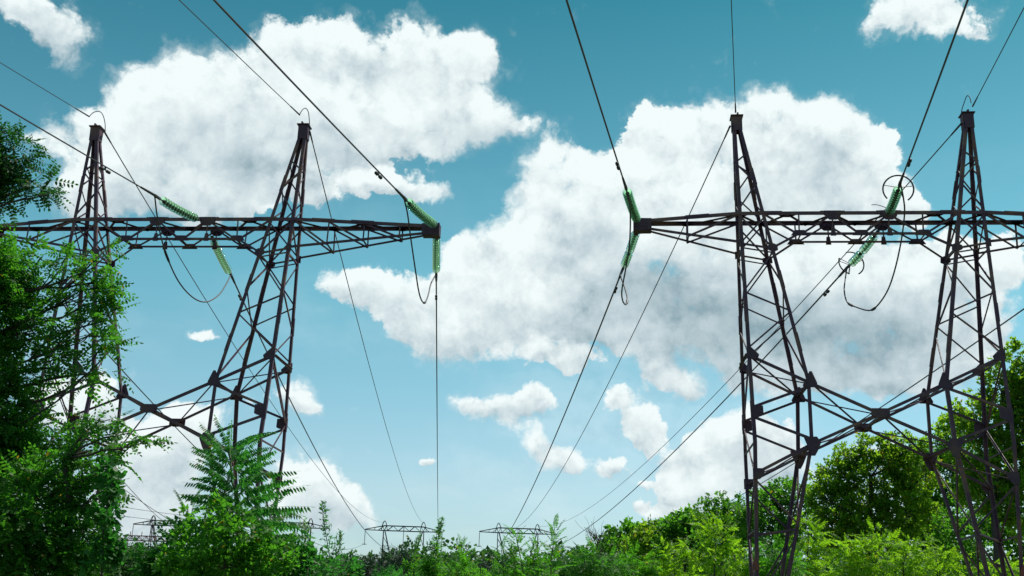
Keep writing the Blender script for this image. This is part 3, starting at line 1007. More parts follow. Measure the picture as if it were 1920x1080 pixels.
def far_pylon_mesh():
    """parts in local coordinates: x along the beam, origin at the beam middle at its lower edge"""
    p = 3.47; tip = 6.9; dep = .85
    parts = []
    b = MB()
    for y in (-.35, .35):
        b.box((-tip, y * .2, .05), (-p, y, 0), .12, .12); b.box((-p, y, 0), (p, y, 0), .13, .13); b.box((p, y, 0), (tip, y * .2, .05), .12, .12)
        b.box((-tip, y * .2, .12), (-p, y, dep), .11, .11); b.box((-p, y, dep), (p, y, dep), .13, .13); b.box((p, y, dep), (tip, y * .2, .12), .11, .11)
        xs = np.linspace(-p + .55, p - .55, 7)
        for k, (a, c) in enumerate(zip(xs, xs[1:])):
            b.box((a, y, dep if k % 2 else 0), (c, y, 0 if k % 2 else dep), .08, .08)
        for s in (-1, 1):
            b.box((s * p, y, dep), (s * (p + 1.1), y * .75, 0.02), .07, .07)
            b.box((s * (p + 1.7), y * .6, .5), (s * (p + 1.7), y * .6, .05), .06, .06)
        b.box((0, y, 0), (0, y, dep), .08, .08)
    for x in (-p, 0, p):
        b.box((x, -.35, 0), (x, .35, 0), .08, .08); b.box((x, -.35, dep), (x, .35, dep), .08, .08)
    parts.append(('crossarm', b))
    for s in (-1, 1):
        l = MB(); x = s * p
        H = -19.0
        for y in (-1, 1):
            l.box((x - .12, y * .3, 0), (x - .12 - (.0 if s < 0 else 5.2), y * 2.2, H), .13, .13)
            l.box((x + .12, y * .3, 0), (x + .12 + (5.2 if s < 0 else 0), y * 2.2, H), .13, .13)
        n = 9
        for k in range(n):
            t0, t1 = (k + .5) / n, (k + 1.2) / n
            for y in (-1, 1):
                xa = lambda t: x - .12 - (0 if s < 0 else 5.2) * t
                xb_ = lambda t: x + .12 + (5.2 if s < 0 else 0) * t
                yy = lambda t: y * lerp(.3, 2.2, t)
                l.box((xa(t0), yy(t0), H * t0), (xb_(t1) if t1 < 1 else xb_(1), yy(min(t1, 1)), H * min(t1, 1)), .07, .07)
        parts.append(('leg', l))
        k = MB()
        for y in (-.3, .3):
            arc = [Vector((x + .42 * sx, y * ww, z)) for sx, z, ww in ((-1.25, dep - .75, 1), (-.95, dep, 1), (-.62, dep + .48, .8), (-.3, dep + .76, .5), (0, dep + .86, .3), (.3, dep + .76, .5), (.62, dep + .48, .8), (.95, dep, 1), (1.25, dep - .75, 1))]
            for a, c in zip(arc, arc[1:]): k.box(a, c, .09, .09)
            k.box((x, y, 0), (x - .35, y, dep), .07, .07); k.box((x, y, 0), (x + .35, y, dep), .07, .07)
        parts.append(('peak_frame', k))
    return parts


FAR_PARTS = None


def far_pylon(px, py, Y, label, strings, rz=.03):
    global FAR_PARTS
    loc = at(px, py, Y)
    root = empty('distant_pylon', loc, label, 'pylon', 'portal pylons in the distance', rz)
    if FAR_PARTS is None:
        FAR_PARTS = [(n, m.build(n, M_FARSTEEL, root).data) for n, m in far_pylon_mesh()]
    else:
        for n, me in FAR_PARTS:
            o = bpy.data.objects.new(n, me); COL.objects.link(o); o.parent = root
    for x, lab in strings:
        m = MB()
        prof = [(.03, 0)]
        for k in range(14):
            z = -.25 - k * .15
            prof += [(.035, z + .03), (.13, z), (.035, z - .03)]
        prof += [(.03, -2.5)]
        m.lathe(prof, 8)
        m.box((-.42, 0, -2.5), (.42, 0, -2.5), .10, .10); m.box((0, 0, -2.6), (0, 0, -2.35), .12, .12)
        o = m.build('insulator_string', M_FIT, None, loc + Vector((x * math.cos(rz), x * math.sin(rz), .02)))
        tag(o, lab, 'insulator string', 'insulator strings on the distant pylons')
    return root


far_pylon(757, 996, YF, 'distant portal pylon, left one of the middle pair above the shrubs',
          [(-6.85, 'tiny insulator string under the left end of the left middle distant pylon'), (0, 'tiny insulator string under the centre of the left middle distant pylon'), (6.85, 'tiny insulator string behind a tall sapling beside the left distant pylon')])
far_pylon(971, 1000, YF, 'distant portal pylon, right one of the middle pair above the shrubs',
          [(-6.85, 'tiny insulator string under the left end of the right middle distant pylon'), (0, 'tiny insulator string under the centre of the right middle distant pylon'), (6.85, 'tiny insulator string at the right end of the right middle distant pylon')])
far_pylon(323, 986, YF, 'distant portal pylon half hidden by the fan-leaved sapling at the left',
          [(-6.85, 'tiny dark insulator string hanging above the red lattice gantry')])
far_pylon(545, 989, YF, 'distant portal pylon hidden behind the fan-leaved sapling, one peak showing at its right', [])
GL = 'cables of the farther line at the left'
wire_far(at(-60, 722, 70), at(251, 1012, YF), 1.5, 'dark cable sloping down from the left tree to the pylon beside the red gantry', .04, CW, CC, GL)
wire_far(at(120, 760, 70), at(396, 1015, YF), 2.5, 'faint cable sloping behind the fan-leaved sapling at the left', .03, CW, CC, GL)
wire_far(at(90, 800, 70), at(470, 1016, YF), 2.5, 'faint lower cable sloping behind the fan-leaved sapling at the left', .03, CW, CC, GL)
wire_far(at(120, 930, 140), at(505, 975, YF), .8, 'faint nearly level wire above the red gantry', .03, GW, GC, GL)
wire_far(at(120, 950, 140), at(505, 984, YF), .8, 'faint nearly level wire, the lower one above the red gantry', .03, GW, GC, GL)


def gantry(px, py, Y, L, label, hz):
    loc = at(px, py, Y)
    root = empty('lattice_gantry', loc, label, 'gantry', 'red lattice gantries')
    b = MB()
    for y in (-.35, .35):
        for z in (0, .8):
            b.box((0, y, z), (L, y, z), .11, .11)
        n = int(L / .6)
        for k in range(n):
            x0, x1 = L * k / n, L * (k + 1) / n
            b.box((x0, y, 0 if k % 2 else .8), (x1, y, .8 if k % 2 else 0), .07, .07)
            b.box((x0, y, 0), (x0, y, .8), .05, .05)
    b.build('beam', M_RUST, root)
    for x in (.4, L - .4):
        c = MB()
        zb = -loc.z
        for dx in (-1, 1):
            for dy in (-1, 1):
                c.box((x + dx * .3, dy * .3, 0), (x + dx * .7, dy * .8, zb), .10, .10)
        for k in range(12):
            t0, t1 = k / 12, (k + 1) / 12
            for dy in (-1, 1):
                s = 1 if k % 2 else -1
                c.box((x + s * lerp(.3, .7, t0), dy * lerp(.3, .8, t0), zb * t0), (x - s * lerp(.3, .7, t1), dy * lerp(.3, .8, t1), zb * t1), .06, .06)
        c.build('column', M_RUST, root)
    c = MB()
    for x in (1.1, 3.0): c.box((x, 0, .8), (x, 0, 1.5), .1, .1); 
    c.build('bracket', M_RUST, root)


gantry(231, 1013, 190, 9.5, 'reddish lattice gantry beam far behind the left tree, upper one', 0)
gantry(228, 1031, 230, 10, 'reddish lattice gantry beam low in the gap behind the left tree', 0)

# ------------------------------------------------------------------ vegetation
def norm(a): return a / np.maximum(np.linalg.norm(a, axis=-1, keepdims=True), 1e-9)


def leaf_shape(L, W, base, axis, nrm, fold=.0, six=False):
    """one leaflet as points (k,3) from base along axis"""
    axis = norm(np.array(axis, float)); nrm = np.array(nrm, float)
    nrm = norm(nrm - axis * nrm.dot(axis)); side = np.cross(axis, nrm)
    if six:
        prof = [(0, 0), (.28, .46), (.66, .42), (1, 0), (.66, -.42), (.28, -.46)]
    else:
        prof = [(0, 0), (.42, .5), (1, 0), (.42, -.5)]
    return np.array([np.array(base) + axis * (L * a) + side * (W * b) - nrm * (fold * W * abs(b)) for a, b in prof])


def compound(rng, length, pairs, ll, lw, droop, leaf_droop, taper=.55, six=False, start=.16):
    """pinnate leaf along +X, up +Z. returns list of leaflets (arrays)"""
    out = []
    ph = rng.uniform(-.3, .3)
    for i in range(pairs):
        t = start + (1 - start) * (i + .3) / pairs
        x = length * t; z = -droop * length * t * t
        y0 = ph * length * .15 * math.sin(t * 2)
        tan = np.array([1, 0, -2 * droop * t])
        sc = 1 - (1 - taper) * max(0, (t - .35) / .65) ** 1.3
        sc *= (.75 + .25 * min(1, t / .25))
        for s in (-1, 1):
            ax = norm(tan * rng.uniform(.18, .45) + np.array([0, s, 0]) + np.array([0, 0, -leaf_droop * rng.uniform(.5, 1.4)]))
            nr = np.array([0, s * leaf_droop * .6, 1]) + rng.normal(0, .34, 3)
            out.append(leaf_shape(ll * sc * rng.uniform(.85, 1.12), lw * sc, (x, y0, z), ax, nr, .25, six))
    t = 1.0
    out.append(leaf_shape(ll * taper, lw * taper, (length, 0, -droop * length), (1, 0, -2 * droop), (0, 0, 1), .2, six))
    # the stalk as a narrow folded strip
    n = 4
    for k in range(n):
        a, b = k / n, (k + 1) / n
        w = length * .008
        out.append(np.array([[a * length, -w, -droop * length * a * a], [b * length, -w * .8, -droop * length * b * b], [b * length, w * .8, -droop * length * b * b], [a * length, w, -droop * length * a * a]]))
    return out


def simple_spray(rng, n, L, W, spread, six=False):
    """short twig tip with n simple leaves"""
    out = []
    for i in range(n):
        a = rng.uniform(0, 2 * math.pi); t = rng.uniform(.1, 1)
        base = np.array([spread * t, 0, 0]) + rng.normal(0, spread * .18, 3)
        ax = norm(np.array([rng.uniform(.2, 1), math.cos(a) * .9, math.sin(a) * .6 - .25]))
        nr = np.array([0, 0, 1]) + rng.normal(0, .45, 3)
        out.append(leaf_shape(L * rng.uniform(.7, 1.15), W * rng.uniform(.8, 1.1), base, ax, nr, .3, six))
    return out


def pack(leaves):
    v = np.concatenate(leaves); sizes = [len(l) for l in leaves]
    return v, sizes


def frames(D, UP):
    X = norm(D); Z = norm(UP - X * np.sum(UP * X, -1, keepdims=True)); Y = np.cross(Z, X)
    return np.stack([X, Y, Z], -1)           # columns


def scatter(templates, pos, D, UP, scale, rng):
    """instances of the templates as one vertex / polygon soup"""
    N = len(pos); which = rng.integers(0, len(templates), N)
    Vs = []; Ss = []
    Rm = frames(D, UP)
    for k, (tv, ts) in enumerate(templates):
        idx = np.where(which == k)[0]
        if len(idx) == 0: continue
        v = np.einsum('nij,vj->nvi', Rm[idx], tv) * scale[idx][:, None, None] + pos[idx][:, None, :]
        Vs.append(v.reshape(-1, 3)); Ss.append(np.tile(np.array(ts), len(idx)))
    return np.concatenate(Vs), np.concatenate(Ss)


def soup(name, V, S, mat, parent=None):
    me = bpy.data.meshes.new(name)
    nv = len(V)
    me.vertices.add(nv); me.vertices.foreach_set('co', V.astype(np.float32).ravel())
    me.loops.add(nv); me.loops.foreach_set('vertex_index', np.arange(nv, dtype=np.int32))
    st = np.concatenate([[0], np.cumsum(S)[:-1]]).astype(np.int32)
    me.polygons.add(len(S)); me.polygons.foreach_set('loop_start', st)
    try: me.polygons.foreach_set('loop_total', S.astype(np.int32))
    except Exception: pass
    me.materials.append(mat)
    me.update(calc_edges=True)
    o = bpy.data.objects.new(name, me); COL.objects.link(o)
    if parent: o.parent = parent
    return o


TR = np.random.default_rng(5)
T_LOC = [pack(compound(TR, .22, 5, .056, .030, TR.uniform(.05, .5), .35, .8, six=True)) for _ in range(6)]
T_LOCF = [pack(compound(TR, .32, 5, .105, .062, TR.uniform(.05, .5), .35, .75)) for _ in range(5)]
T_LOCS = [pack(compound(TR, .36, 8, .072, .034, TR.uniform(.05, .45), .35, .7)) for _ in range(5)]
T_AIL = [pack(compound(TR, .62, 18, .105, .029, d, 1.7, .6, six=True)) for d in (.10, .18, .26, .34, .45, .2)]
T_SIM = [pack(simple_spray(TR, 9, .062, .036, .13)) for _ in range(5)]
T_MAP = [pack(simple_spray(TR, 7, .085, .075, .14, six=True)) for _ in range(4)]
T_WIL = [pack(simple_spray(TR, 12, .10, .026, .16)) for _ in range(4)]
T_OAK = [pack(simple_spray(TR, 13, .17, .125, .34)) for _ in range(5)]
T_OAKS = [pack(simple_spray(TR, 11, .30, .22, .6)) for _ in range(4)]
T_PIN = [pack(simple_spray(TR, 16, .42, .05, .45)) for _ in range(4)]
T_HEDGE = [pack(simple_spray(TR, 10, .6, .5, 1.1)) for _ in range(3)]


def blob_points(rng, c, r, n, shell=.55):
    d = norm(rng.normal(0, 1, (n, 3)))
    rad = rng.uniform(0, 1, n) ** (1 / 3 * (1 - shell) + .18)
    return c + d * r * rad[:, None], d


def limb(mb, a, b, r0, r1, rng, wob=.08, seg=6, n=6):
    a = np.array(a); b = np.array(b); L = np.linalg.norm(b - a)
    pts = []
    bend = rng.normal(0, wob * L, 3)
    for k in range(n + 1):
        t = k / n
        p = a + (b - a) * t + bend * math.sin(math.pi * t) + (rng.normal(0, wob * L * .12, 3) if 0 < k < n else 0)
        pts.append(p)
    mb.tube(pts, r0, seg, r1)
    return pts


def tree(name, cat, label, group, base_px, Y, blobs, tmpl, mat, density, size=1.0, up=.8, trunk=.12, seed=1, sub=(14, .42), twigs=3, bark=None, trunk_top=None, spray=.5, depth=1.0, ll=None):
    """trunk with limbs to every clump of the crown. blobs: (px, py, rx, ry[, dY]) read off the photograph; each is broken into many small clumps"""
    rng = np.random.default_rng(seed)
    C = []; R = []
    for b in blobs:
        dY = b[4] if len(b) > 4 else rng.uniform(-.5, .5) * depth * px_m(Y) * 60
        c = np.array(at(b[0], b[1], Y + dY)); k = px_m(Y)
        C.append(c); R.append(np.array([b[2] * k, (b[2] + b[3]) * .5 * k * depth, b[3] * k]))
    C = np.array(C); R = np.array(R)
    if ll is None: ll = {id(T_LOC): .27, id(T_LOCF): .36, id(T_OAK): .45, id(T_OAKS): .75, id(T_PIN): .5}.get(id(tmpl), .2)
    R = np.maximum(R * .5, R - (.36 if ll < .4 else .12) * ll * size)
    base = np.array(at(base_px, 1189, Y)); base[2] = -.05
    root = empty(name, base, label, cat, group)
    root_loc = base
    # wood
    mb = MB()
    low = C[np.argsort(C[:, 2])]
    if trunk_top is not None: top = np.array(at(trunk_top[0], trunk_top[1], Y))
    else: top = C.mean(0) + np.array([0, 0, .2 * R[:, 2].mean()])
    tp = limb(mb, base - root_loc, top - root_loc, trunk, trunk * .35, rng, .03, 8, 10)
    P = []; Dv = []; 
    for c, r in zip(C, R):
        # where the limb leaves the trunk: lower than the clump
        tz = [p for p in tp if p[2] + root_loc[2] < c[2] - .15 * np.linalg.norm(c - top)] or [tp[len(tp) // 2]]
        st = tz[-1]
        lp = limb(mb, st, c - root_loc, trunk * .24, trunk * .07, rng, .07, 5, 6)
        nsub = max(3, int(sub[0] * (r[0] * r[2]) / (R[:, 0] * R[:, 2]).mean()))
        sc, sdir = blob_points(rng, c, r * .92, nsub, .6)
        for s_, d_ in zip(sc, sdir):
            rr = r.mean() * sub[1] * rng.uniform(.55, 1.25)
            if rng.uniform() < .5:
                limb(mb, lp[rng.integers(3, 7)], s_ - root_loc, trunk * .09, trunk * .03, rng, .08, 4, 4)
            area = rr * rr
            n = max(4, int(density * area))
            p, dd = blob_points(rng, s_, np.array([rr, rr, rr * .62]), n, .5)
            P.append(p)
            o = norm(p - c) * .9 + dd * .6
            Dv.append(o)
            for _ in range(twigs):
                limb(mb, s_ - root_loc, p[rng.integers(0, n)] - root_loc, trunk * .035, trunk * .015, rng, .1, 3, 3)
    P = np.concatenate(P); Dv = norm(np.concatenate(Dv))
    Dv = norm(Dv * np.array([1, 1, .55]) + rng.normal(0, .55, P.shape) + np.array([0, 0, -.10 + spray * .2]))
    UP = np.array([0, 0, up]) + rng.normal(0, .45, P.shape)
    sc = size * rng.uniform(.7, 1.2, len(P))
    V, S = scatter(tmpl, P - root_loc, Dv, UP, sc, rng)
    crown = soup('crown', V, S, mat, root)
    mb.build('trunk', bark or M_BARK, root, smooth=True)
    return root


def sapling(name, cat, label, group, base_px, top_px, Y, tmpl, mat, leaves, size, seed, low=.35, rise=.5, extra=0, stem=.018, whorl=False, lean=0.05, full=1.0):
    """one slim stem with leaves standing out all the way up"""
    rng = np.random.default_rng(seed)
    base = np.array(at(base_px, 1189, Y)); base[2] = -.05
    top = np.array(at(top_px[0], top_px[1], Y))
    root = empty(name, base, label, cat, group)
    mb = MB()
    pts = limb(mb, np.zeros(3), top - base, stem, stem * .3, rng, lean, 6, 12)
    pts = np.array(pts)
    P = []; D = []; SC = []
    ga = rng.uniform(0, 6)
    for i in range(leaves):
        t = low + (1 - low) * ((i + .5) / leaves) ** .85
        f = t * (len(pts) - 1); k = min(int(f), len(pts) - 2)
        p = pts[k] + (pts[k + 1] - pts[k]) * (f - k)
        ga += 2.4
        el = lerp(.0, 1.15, max(0, (t - .55) / .45) ** 1.6) * rise * 1.6 + rng.uniform(-.12, .12)
        d = np.array([math.cos(ga) * math.cos(el), math.sin(ga) * math.cos(el), math.sin(el)])
        P.append(p); D.append(d); SC.append(size * (1 - .45 * max(0, (t - .75) / .25)) * rng.uniform(.85, 1.1))
    # leafy side shoots
    for i in range(extra):
        t = rng.uniform(low, .9); f = t * (len(pts) - 1); k = min(int(f), len(pts) - 2)
        p = pts[k]; a = rng.uniform(0, 6.28); ln = rng.uniform(.25, .6) * full * (1.2 - t)
        q = p + np.array([math.cos(a) * ln, math.sin(a) * ln, ln * rng.uniform(.4, 1.0)])
        limb(mb, p, q, stem * .45, stem * .2, rng, .08, 4, 4)
        for j in range(10):
            tt = rng.uniform(.25, 1.05); P.append(p + (q - p) * tt)
            dd = (q - p) / ln + rng.normal(0, .8, 3); D.append(dd); SC.append(size * rng.uniform(.6, .95))
    P = np.array(P); D = norm(np.array(D)); SC = np.array(SC)
    UP = np.array([0, 0, 1.0]) + rng.normal(0, .15, P.shape)
    V, S = scatter(tmpl, P, D, UP, SC, rng)
    soup('crown', V, S, mat, root)
    mb.build('trunk', M_BARKG, root, smooth=True)
    return root


# ---- left foreground
G1 = 'trees and saplings in the left foreground'
tree('locust_tree', 'tree', 'feathery locust tree filling the left edge in front of the left tower', G1, -120, 11.5,
     [(-70, 480, 90, 60),
      (26, 545, 72, 58), (122, 484, 62, 38), (180, 500, 36, 34), (150, 545, 70, 66), (200, 560, 30, 50), (60, 620, 90, 66), (165, 630, 60, 60), (206, 600, 36, 54), (208, 655, 30, 46), (25, 715, 76, 60), (110, 690, 60, 38), (196, 700, 38, 38), (150, 715, 40, 30), (196, 470, 40, 30), (206, 530, 34, 44),
      (-60, 560, 110, 150), (-70, 760, 120, 160), (60, 800, 88, 56), (20, 860, 80, 60), (110, 850, 60, 56), (-40, 920, 110, 120)],
     T_LOC, M_LOCUST, 420, 1.0, .8, .10, 21, (26, .34), 3, trunk_top=(-20, 470), depth=.8)
tree('locust_tree', 'tree', 'darker locust crown at the upper left above the left tower crossarm', G1, -190, 12.4,
     [(24, 288, 60, 62), (62, 340, 50, 44), (10, 245, 44, 24), (-70, 330, 90, 110), (8, 378, 40, 24), (92, 364, 26, 18), (-10, 330, 60, 50)],
     T_LOC, M_SHADELOC, 640, 1.0, .8, .09, 20, (26, .34), 3, trunk_top=(-110, 330), depth=.8)
tree('locust_tree', 'tree', 'lower feathery locust tree whose arching sprays hang before the left tower cross brace', G1, 60, 10.6,
     [(190, 790, 56, 34), (240, 812, 44, 26), (272, 830, 28, 20), (175, 845, 60, 44), (215, 870, 36, 36), (120, 900, 70, 60), (60, 930, 90, 70), (175, 930, 46, 60), (20, 1000, 110, 80), (130, 1010, 80, 70), (180, 1040, 44, 54), (60, 1070, 120, 50)],
     T_LOC, M_LOCUST, 540, .98, .8, .07, 22, (24, .34), 3, trunk_top=(120, 860), depth=.8)
tree('maple_sapling', 'sapling', 'young maple with broad leaves against the cloud right of the locust tree', G1, 205, 9.8,
     [(200, 880, 18, 26), (206, 925, 20, 30), (198, 975, 22, 36), (202, 1030, 26, 40)], T_MAP, M_AILAN, 300, .72, .9, .02, 23, (9, .5), 2)
sapling('ailanthus_sapling', 'sapling', 'tall fan-leaved sapling with drooping leaflets before the right leg of the left tower', G1, 440, (430, 838), 11.0, T_AIL, M_AILAN, 150, 1.2, 24, low=.44, rise=.42, stem=.03)
sapling('ailanthus_sapling', 'sapling', 'small fan-leaved sapling leaning at the left of the tall fan-leaved one', G1, 365, (352, 948), 11.6, T_AIL, M_AILAN, 15, .86, 25, low=.62, rise=.7, stem=.02)
sapling('ailanthus_sapling', 'sapling', 'small fan-leaved sapling hidden low at the right of the tall fan-leaved one', G1, 520, (500, 945), 11.8, T_AIL, M_AILAN, 16, 1.0, 26, low=.6, rise=.6, stem=.02)
G2 = 'leafy shrubs in the left foreground'
tree('leafy_shrub', 'shrub', 'bright yellow-green leafy shrub at the foot of the tall fan-leaved sapling', G2, 420, 9.6,
     [(428, 955, 34, 30), (390, 990, 50, 34), (455, 1000, 50, 34), (350, 1040, 60, 36), (500, 1045, 60, 36), (420, 1060, 90, 40)], T_SIM, M_BRIGHT, 620, 1.0, .8, .03, 27, (18, .45), 2)
tree('leafy_shrub', 'shrub', 'darker leafy shrub left of the bright yellow-green one', G2, 290, 10.4,
     [(315, 1010, 40, 30), (290, 1050, 44, 36), (330, 1070, 60, 40)], T_SIM, M_AILAN, 900, 1.0, .8, .03, 28, (16, .45), 2)
tree('far_shrub', 'shrub', 'dull green bush far behind, low in the gap right of the locust tree', G2, 235, 55,
     [(215, 1052, 36, 24), (255, 1056, 34, 24), (235, 1075, 60, 20)], T_OAKS, M_FAR, 16, .8, .8, .1, 33, (16, .5), 1)
tree('leafy_shrub', 'shrub', 'leafy shrub right of the bright yellow-green one, below the slim saplings', G2, 570, 10.8,
     [(545, 1040, 30, 28), (590, 1068, 46, 20), (530, 1065, 60, 40), (640, 1074, 44, 20)], T_SIM, M_AILAN, 800, .95, .8, .03, 29, (13, .45), 2)
G3 = 'slim saplings in the foreground'
sapling('slim_sapling', 'sapling', 'slim sapling with narrow leaves under the right peak of the hidden distant pylon', G3, 612, (604, 952), 12.5, T_WIL, M_AILAN, 34, .85, 30, low=.62, extra=3, rise=.8, stem=.012)
sapling('slim_sapling', 'sapling', 'slim sapling with narrow leaves left of the first distant pylon of the middle pair', G3, 640, (638, 1006), 12.9, T_WIL, M_AILAN, 30, .85, 31, low=.66, extra=2, rise=.8, stem=.012)
sapling('slim_sapling', 'sapling', 'short slim sapling with narrow leaves among the shrubs, left of the other narrow-leaved ones', G3, 575, (570, 985), 12.2, T_WIL, M_BRIGHT, 28, .85, 32, low=.66, extra=2, rise=.8, stem=.012)

# ---- bottom middle
G4 = 'young trees before the distant pylons'
sapling('slim_sapling', 'sapling', 'narrow young tree before the right leg of the left distant pylon', G4, 790, (788, 1008), 22, T_WIL, M_BRIGHT, 46, 1.1, 40, low=.62, extra=7, rise=.8, stem=.02, full=.8)
sapling('slim_sapling', 'sapling', 'tall dense narrow young tree at the right end of the left distant pylon', G4, 830, (829, 979), 21, T_WIL, M_BRIGHT, 60, 1.2, 41, low=.55, extra=18, rise=.8, stem=.022, full=.9)
sapling('locust_shoot', 'sapling', 'feathery young locust shoot between the two distant pylons', G4, 868, (866, 1022), 22, T_LOCS, M_BRIGHT, 30, 1.25, 42, low=.6, extra=5, rise=.7, stem=.02)
sapling('locust_shoot', 'sapling', 'feathery locust shoot before the left leg of the right distant pylon', G4, 945, (940, 1030), 19, T_LOCS, M_BRIGHT, 30, 1.25, 43, low=.6, extra=6, rise=.5, stem=.02)
sapling('locust_shoot', 'sapling', 'feathery locust shoot rising before the middle of the right distant pylon', G4, 972, (966, 1000), 19, T_LOCS, M_BRIGHT, 38, 1.25, 44, low=.58, extra=6, rise=.6, stem=.02)
sapling('locust_shoot', 'sapling', 'feathery locust shoot before the right leg of the right distant pylon', G4, 1010, (1006, 1024), 19, T_LOCS, M_BRIGHT, 32, 1.25, 45, low=.58, extra=6, rise=.6, stem=.02)
sapling('locust_shoot', 'sapling', 'tall thin locust shoot hiding the right end of the right distant pylon', G4, 1048, (1040, 988), 18.5, T_LOCS, M_BRIGHT, 36, 1.25, 46, low=.6, extra=4, rise=.7, stem=.018)
G5 = 'low shrubs along the bottom edge'
for k, (bx, Y, bl, lab, mt) in enumerate([
    (700, 24, [(690, 1092, 32, 16), (720, 1096, 34, 16)], 'low green shrub under the left leg of the left distant pylon', M_AILAN),
    (765, 25, [(755, 1092, 26, 18), (790, 1090, 34, 18)], 'low green shrub left of the tall dense narrow young tree', M_AILAN),
    (860, 24, [(850, 1080, 32, 20), (890, 1090, 32, 18)], 'low yellow-green shrub between the two distant pylons', M_BRIGHT),
    (960, 23, [(950, 1086, 40, 20), (1000, 1080, 36, 22)], 'low yellow-green shrub under the right distant pylon', M_BRIGHT),
    (1075, 26, [(1060, 1062, 34, 26), (1100, 1050, 34, 28), (1130, 1060, 40, 28)], 'feathery shrub right of the tall thin locust shoot', M_LOCUST)]):
    tree('low_shrub', 'shrub', lab, G5, bx, Y, bl, T_LOCS, mt, 300, 1.0, .8, .03, 50 + k, (14, .5), 1)
G6 = 'pines far behind the shrubs'
for k, (bx, top, w, lab) in enumerate([(662, 1052, 20, 'dark pine far behind, leftmost of the pine row'), (690, 1047, 24, 'dark pine left of the left leg of the left distant pylon'), (716, 1040, 24, 'dark pine at the left leg of the left distant pylon'),
                                       (752, 1034, 26, 'tallest dark pine, right of the left leg of the left distant pylon'), (770, 1042, 22, 'dark pine right of the tallest one'), (905, 1056, 22, 'dark pine under the left end of the right distant pylon'), (928, 1062, 18, 'small dark pine left of the right distant pylon leg')]):
    tree('pine_tree', 'tree', lab, G6, bx, 115 + k * 2, [(bx, top, w * .25, 9), (bx - 4, top + 10, w * .5, 10), (bx + 5, top + 20, w * .75, 12), (bx, top + 34, w * 1.1, 18), (bx, top + 55, w * 1.3, 22)], T_PIN, M_PINE, 22, 1.1, .3, .16, 60 + k, (12, .5), 1)

# ---- right: bright young locusts behind the tower legs
G7 = 'bright young locusts around the right tower'
yl = [
 (1180, 37, [(1160, 1062, 36, 22), (1200, 1056, 34, 26), (1170, 1080, 56, 20)], 'young locust left of the tallest bright one, nearest the distant pylons', 1),
 (1265, 37, [(1245, 1040, 30, 28), (1285, 1052, 40, 28), (1260, 1076, 60, 20)], 'young locust just left of the tallest bright one', 0),
 (1340, 36, [(1328, 984, 24, 20), (1352, 1008, 42, 34), (1312, 1030, 34, 32), (1375, 1050, 46, 34)], 'tallest bright young locust left of the right tower', 0),
 (1460, 36, [(1445, 1040, 30, 30), (1478, 1052, 30, 28), (1455, 1072, 60, 22)], 'young locust seen between the chords of the left leg of the right tower', 1),
 (1520, 38, [(1510, 972, 18, 12), (1522, 1004, 22, 24), (1516, 1048, 30, 34)], 'thin bright young locust touching the right side of the left leg of the right tower', 0),
 (1610, 36, [(1598, 1030, 30, 22), (1640, 1006, 26, 20), (1588, 1060, 44, 30), (1640, 1046, 44, 36)], 'broad bright young locust in the middle under the right tower', 0),
 (1690, 37, [(1672, 1022, 24, 20), (1708, 1030, 36, 28), (1690, 1062, 56, 28)], 'young locust right of the broad one under the right tower', 0),
 (1760, 38, [(1745, 1030, 28, 22), (1772, 1052, 32, 30), (1750, 1074, 46, 20)], 'bright young locust at the foot of the right leg of the right tower', 0),
 (1880, 37, [(1870, 1070, 40, 18), (1912, 1072, 36, 20)], 'bright young locust low in the right corner', 0),
]
for k, (bx, Y, bl, lab, kind) in enumerate(yl):
    tree('young_locust', 'shrub', lab, G7, bx, Y, bl, T_LOCF + T_LOCS, M_BRIGHT if kind else M_YOUNG, 130, 1.35 if kind else 1.2, .9, .05, 80 + k, (16, .36), 1, spray=1.0)
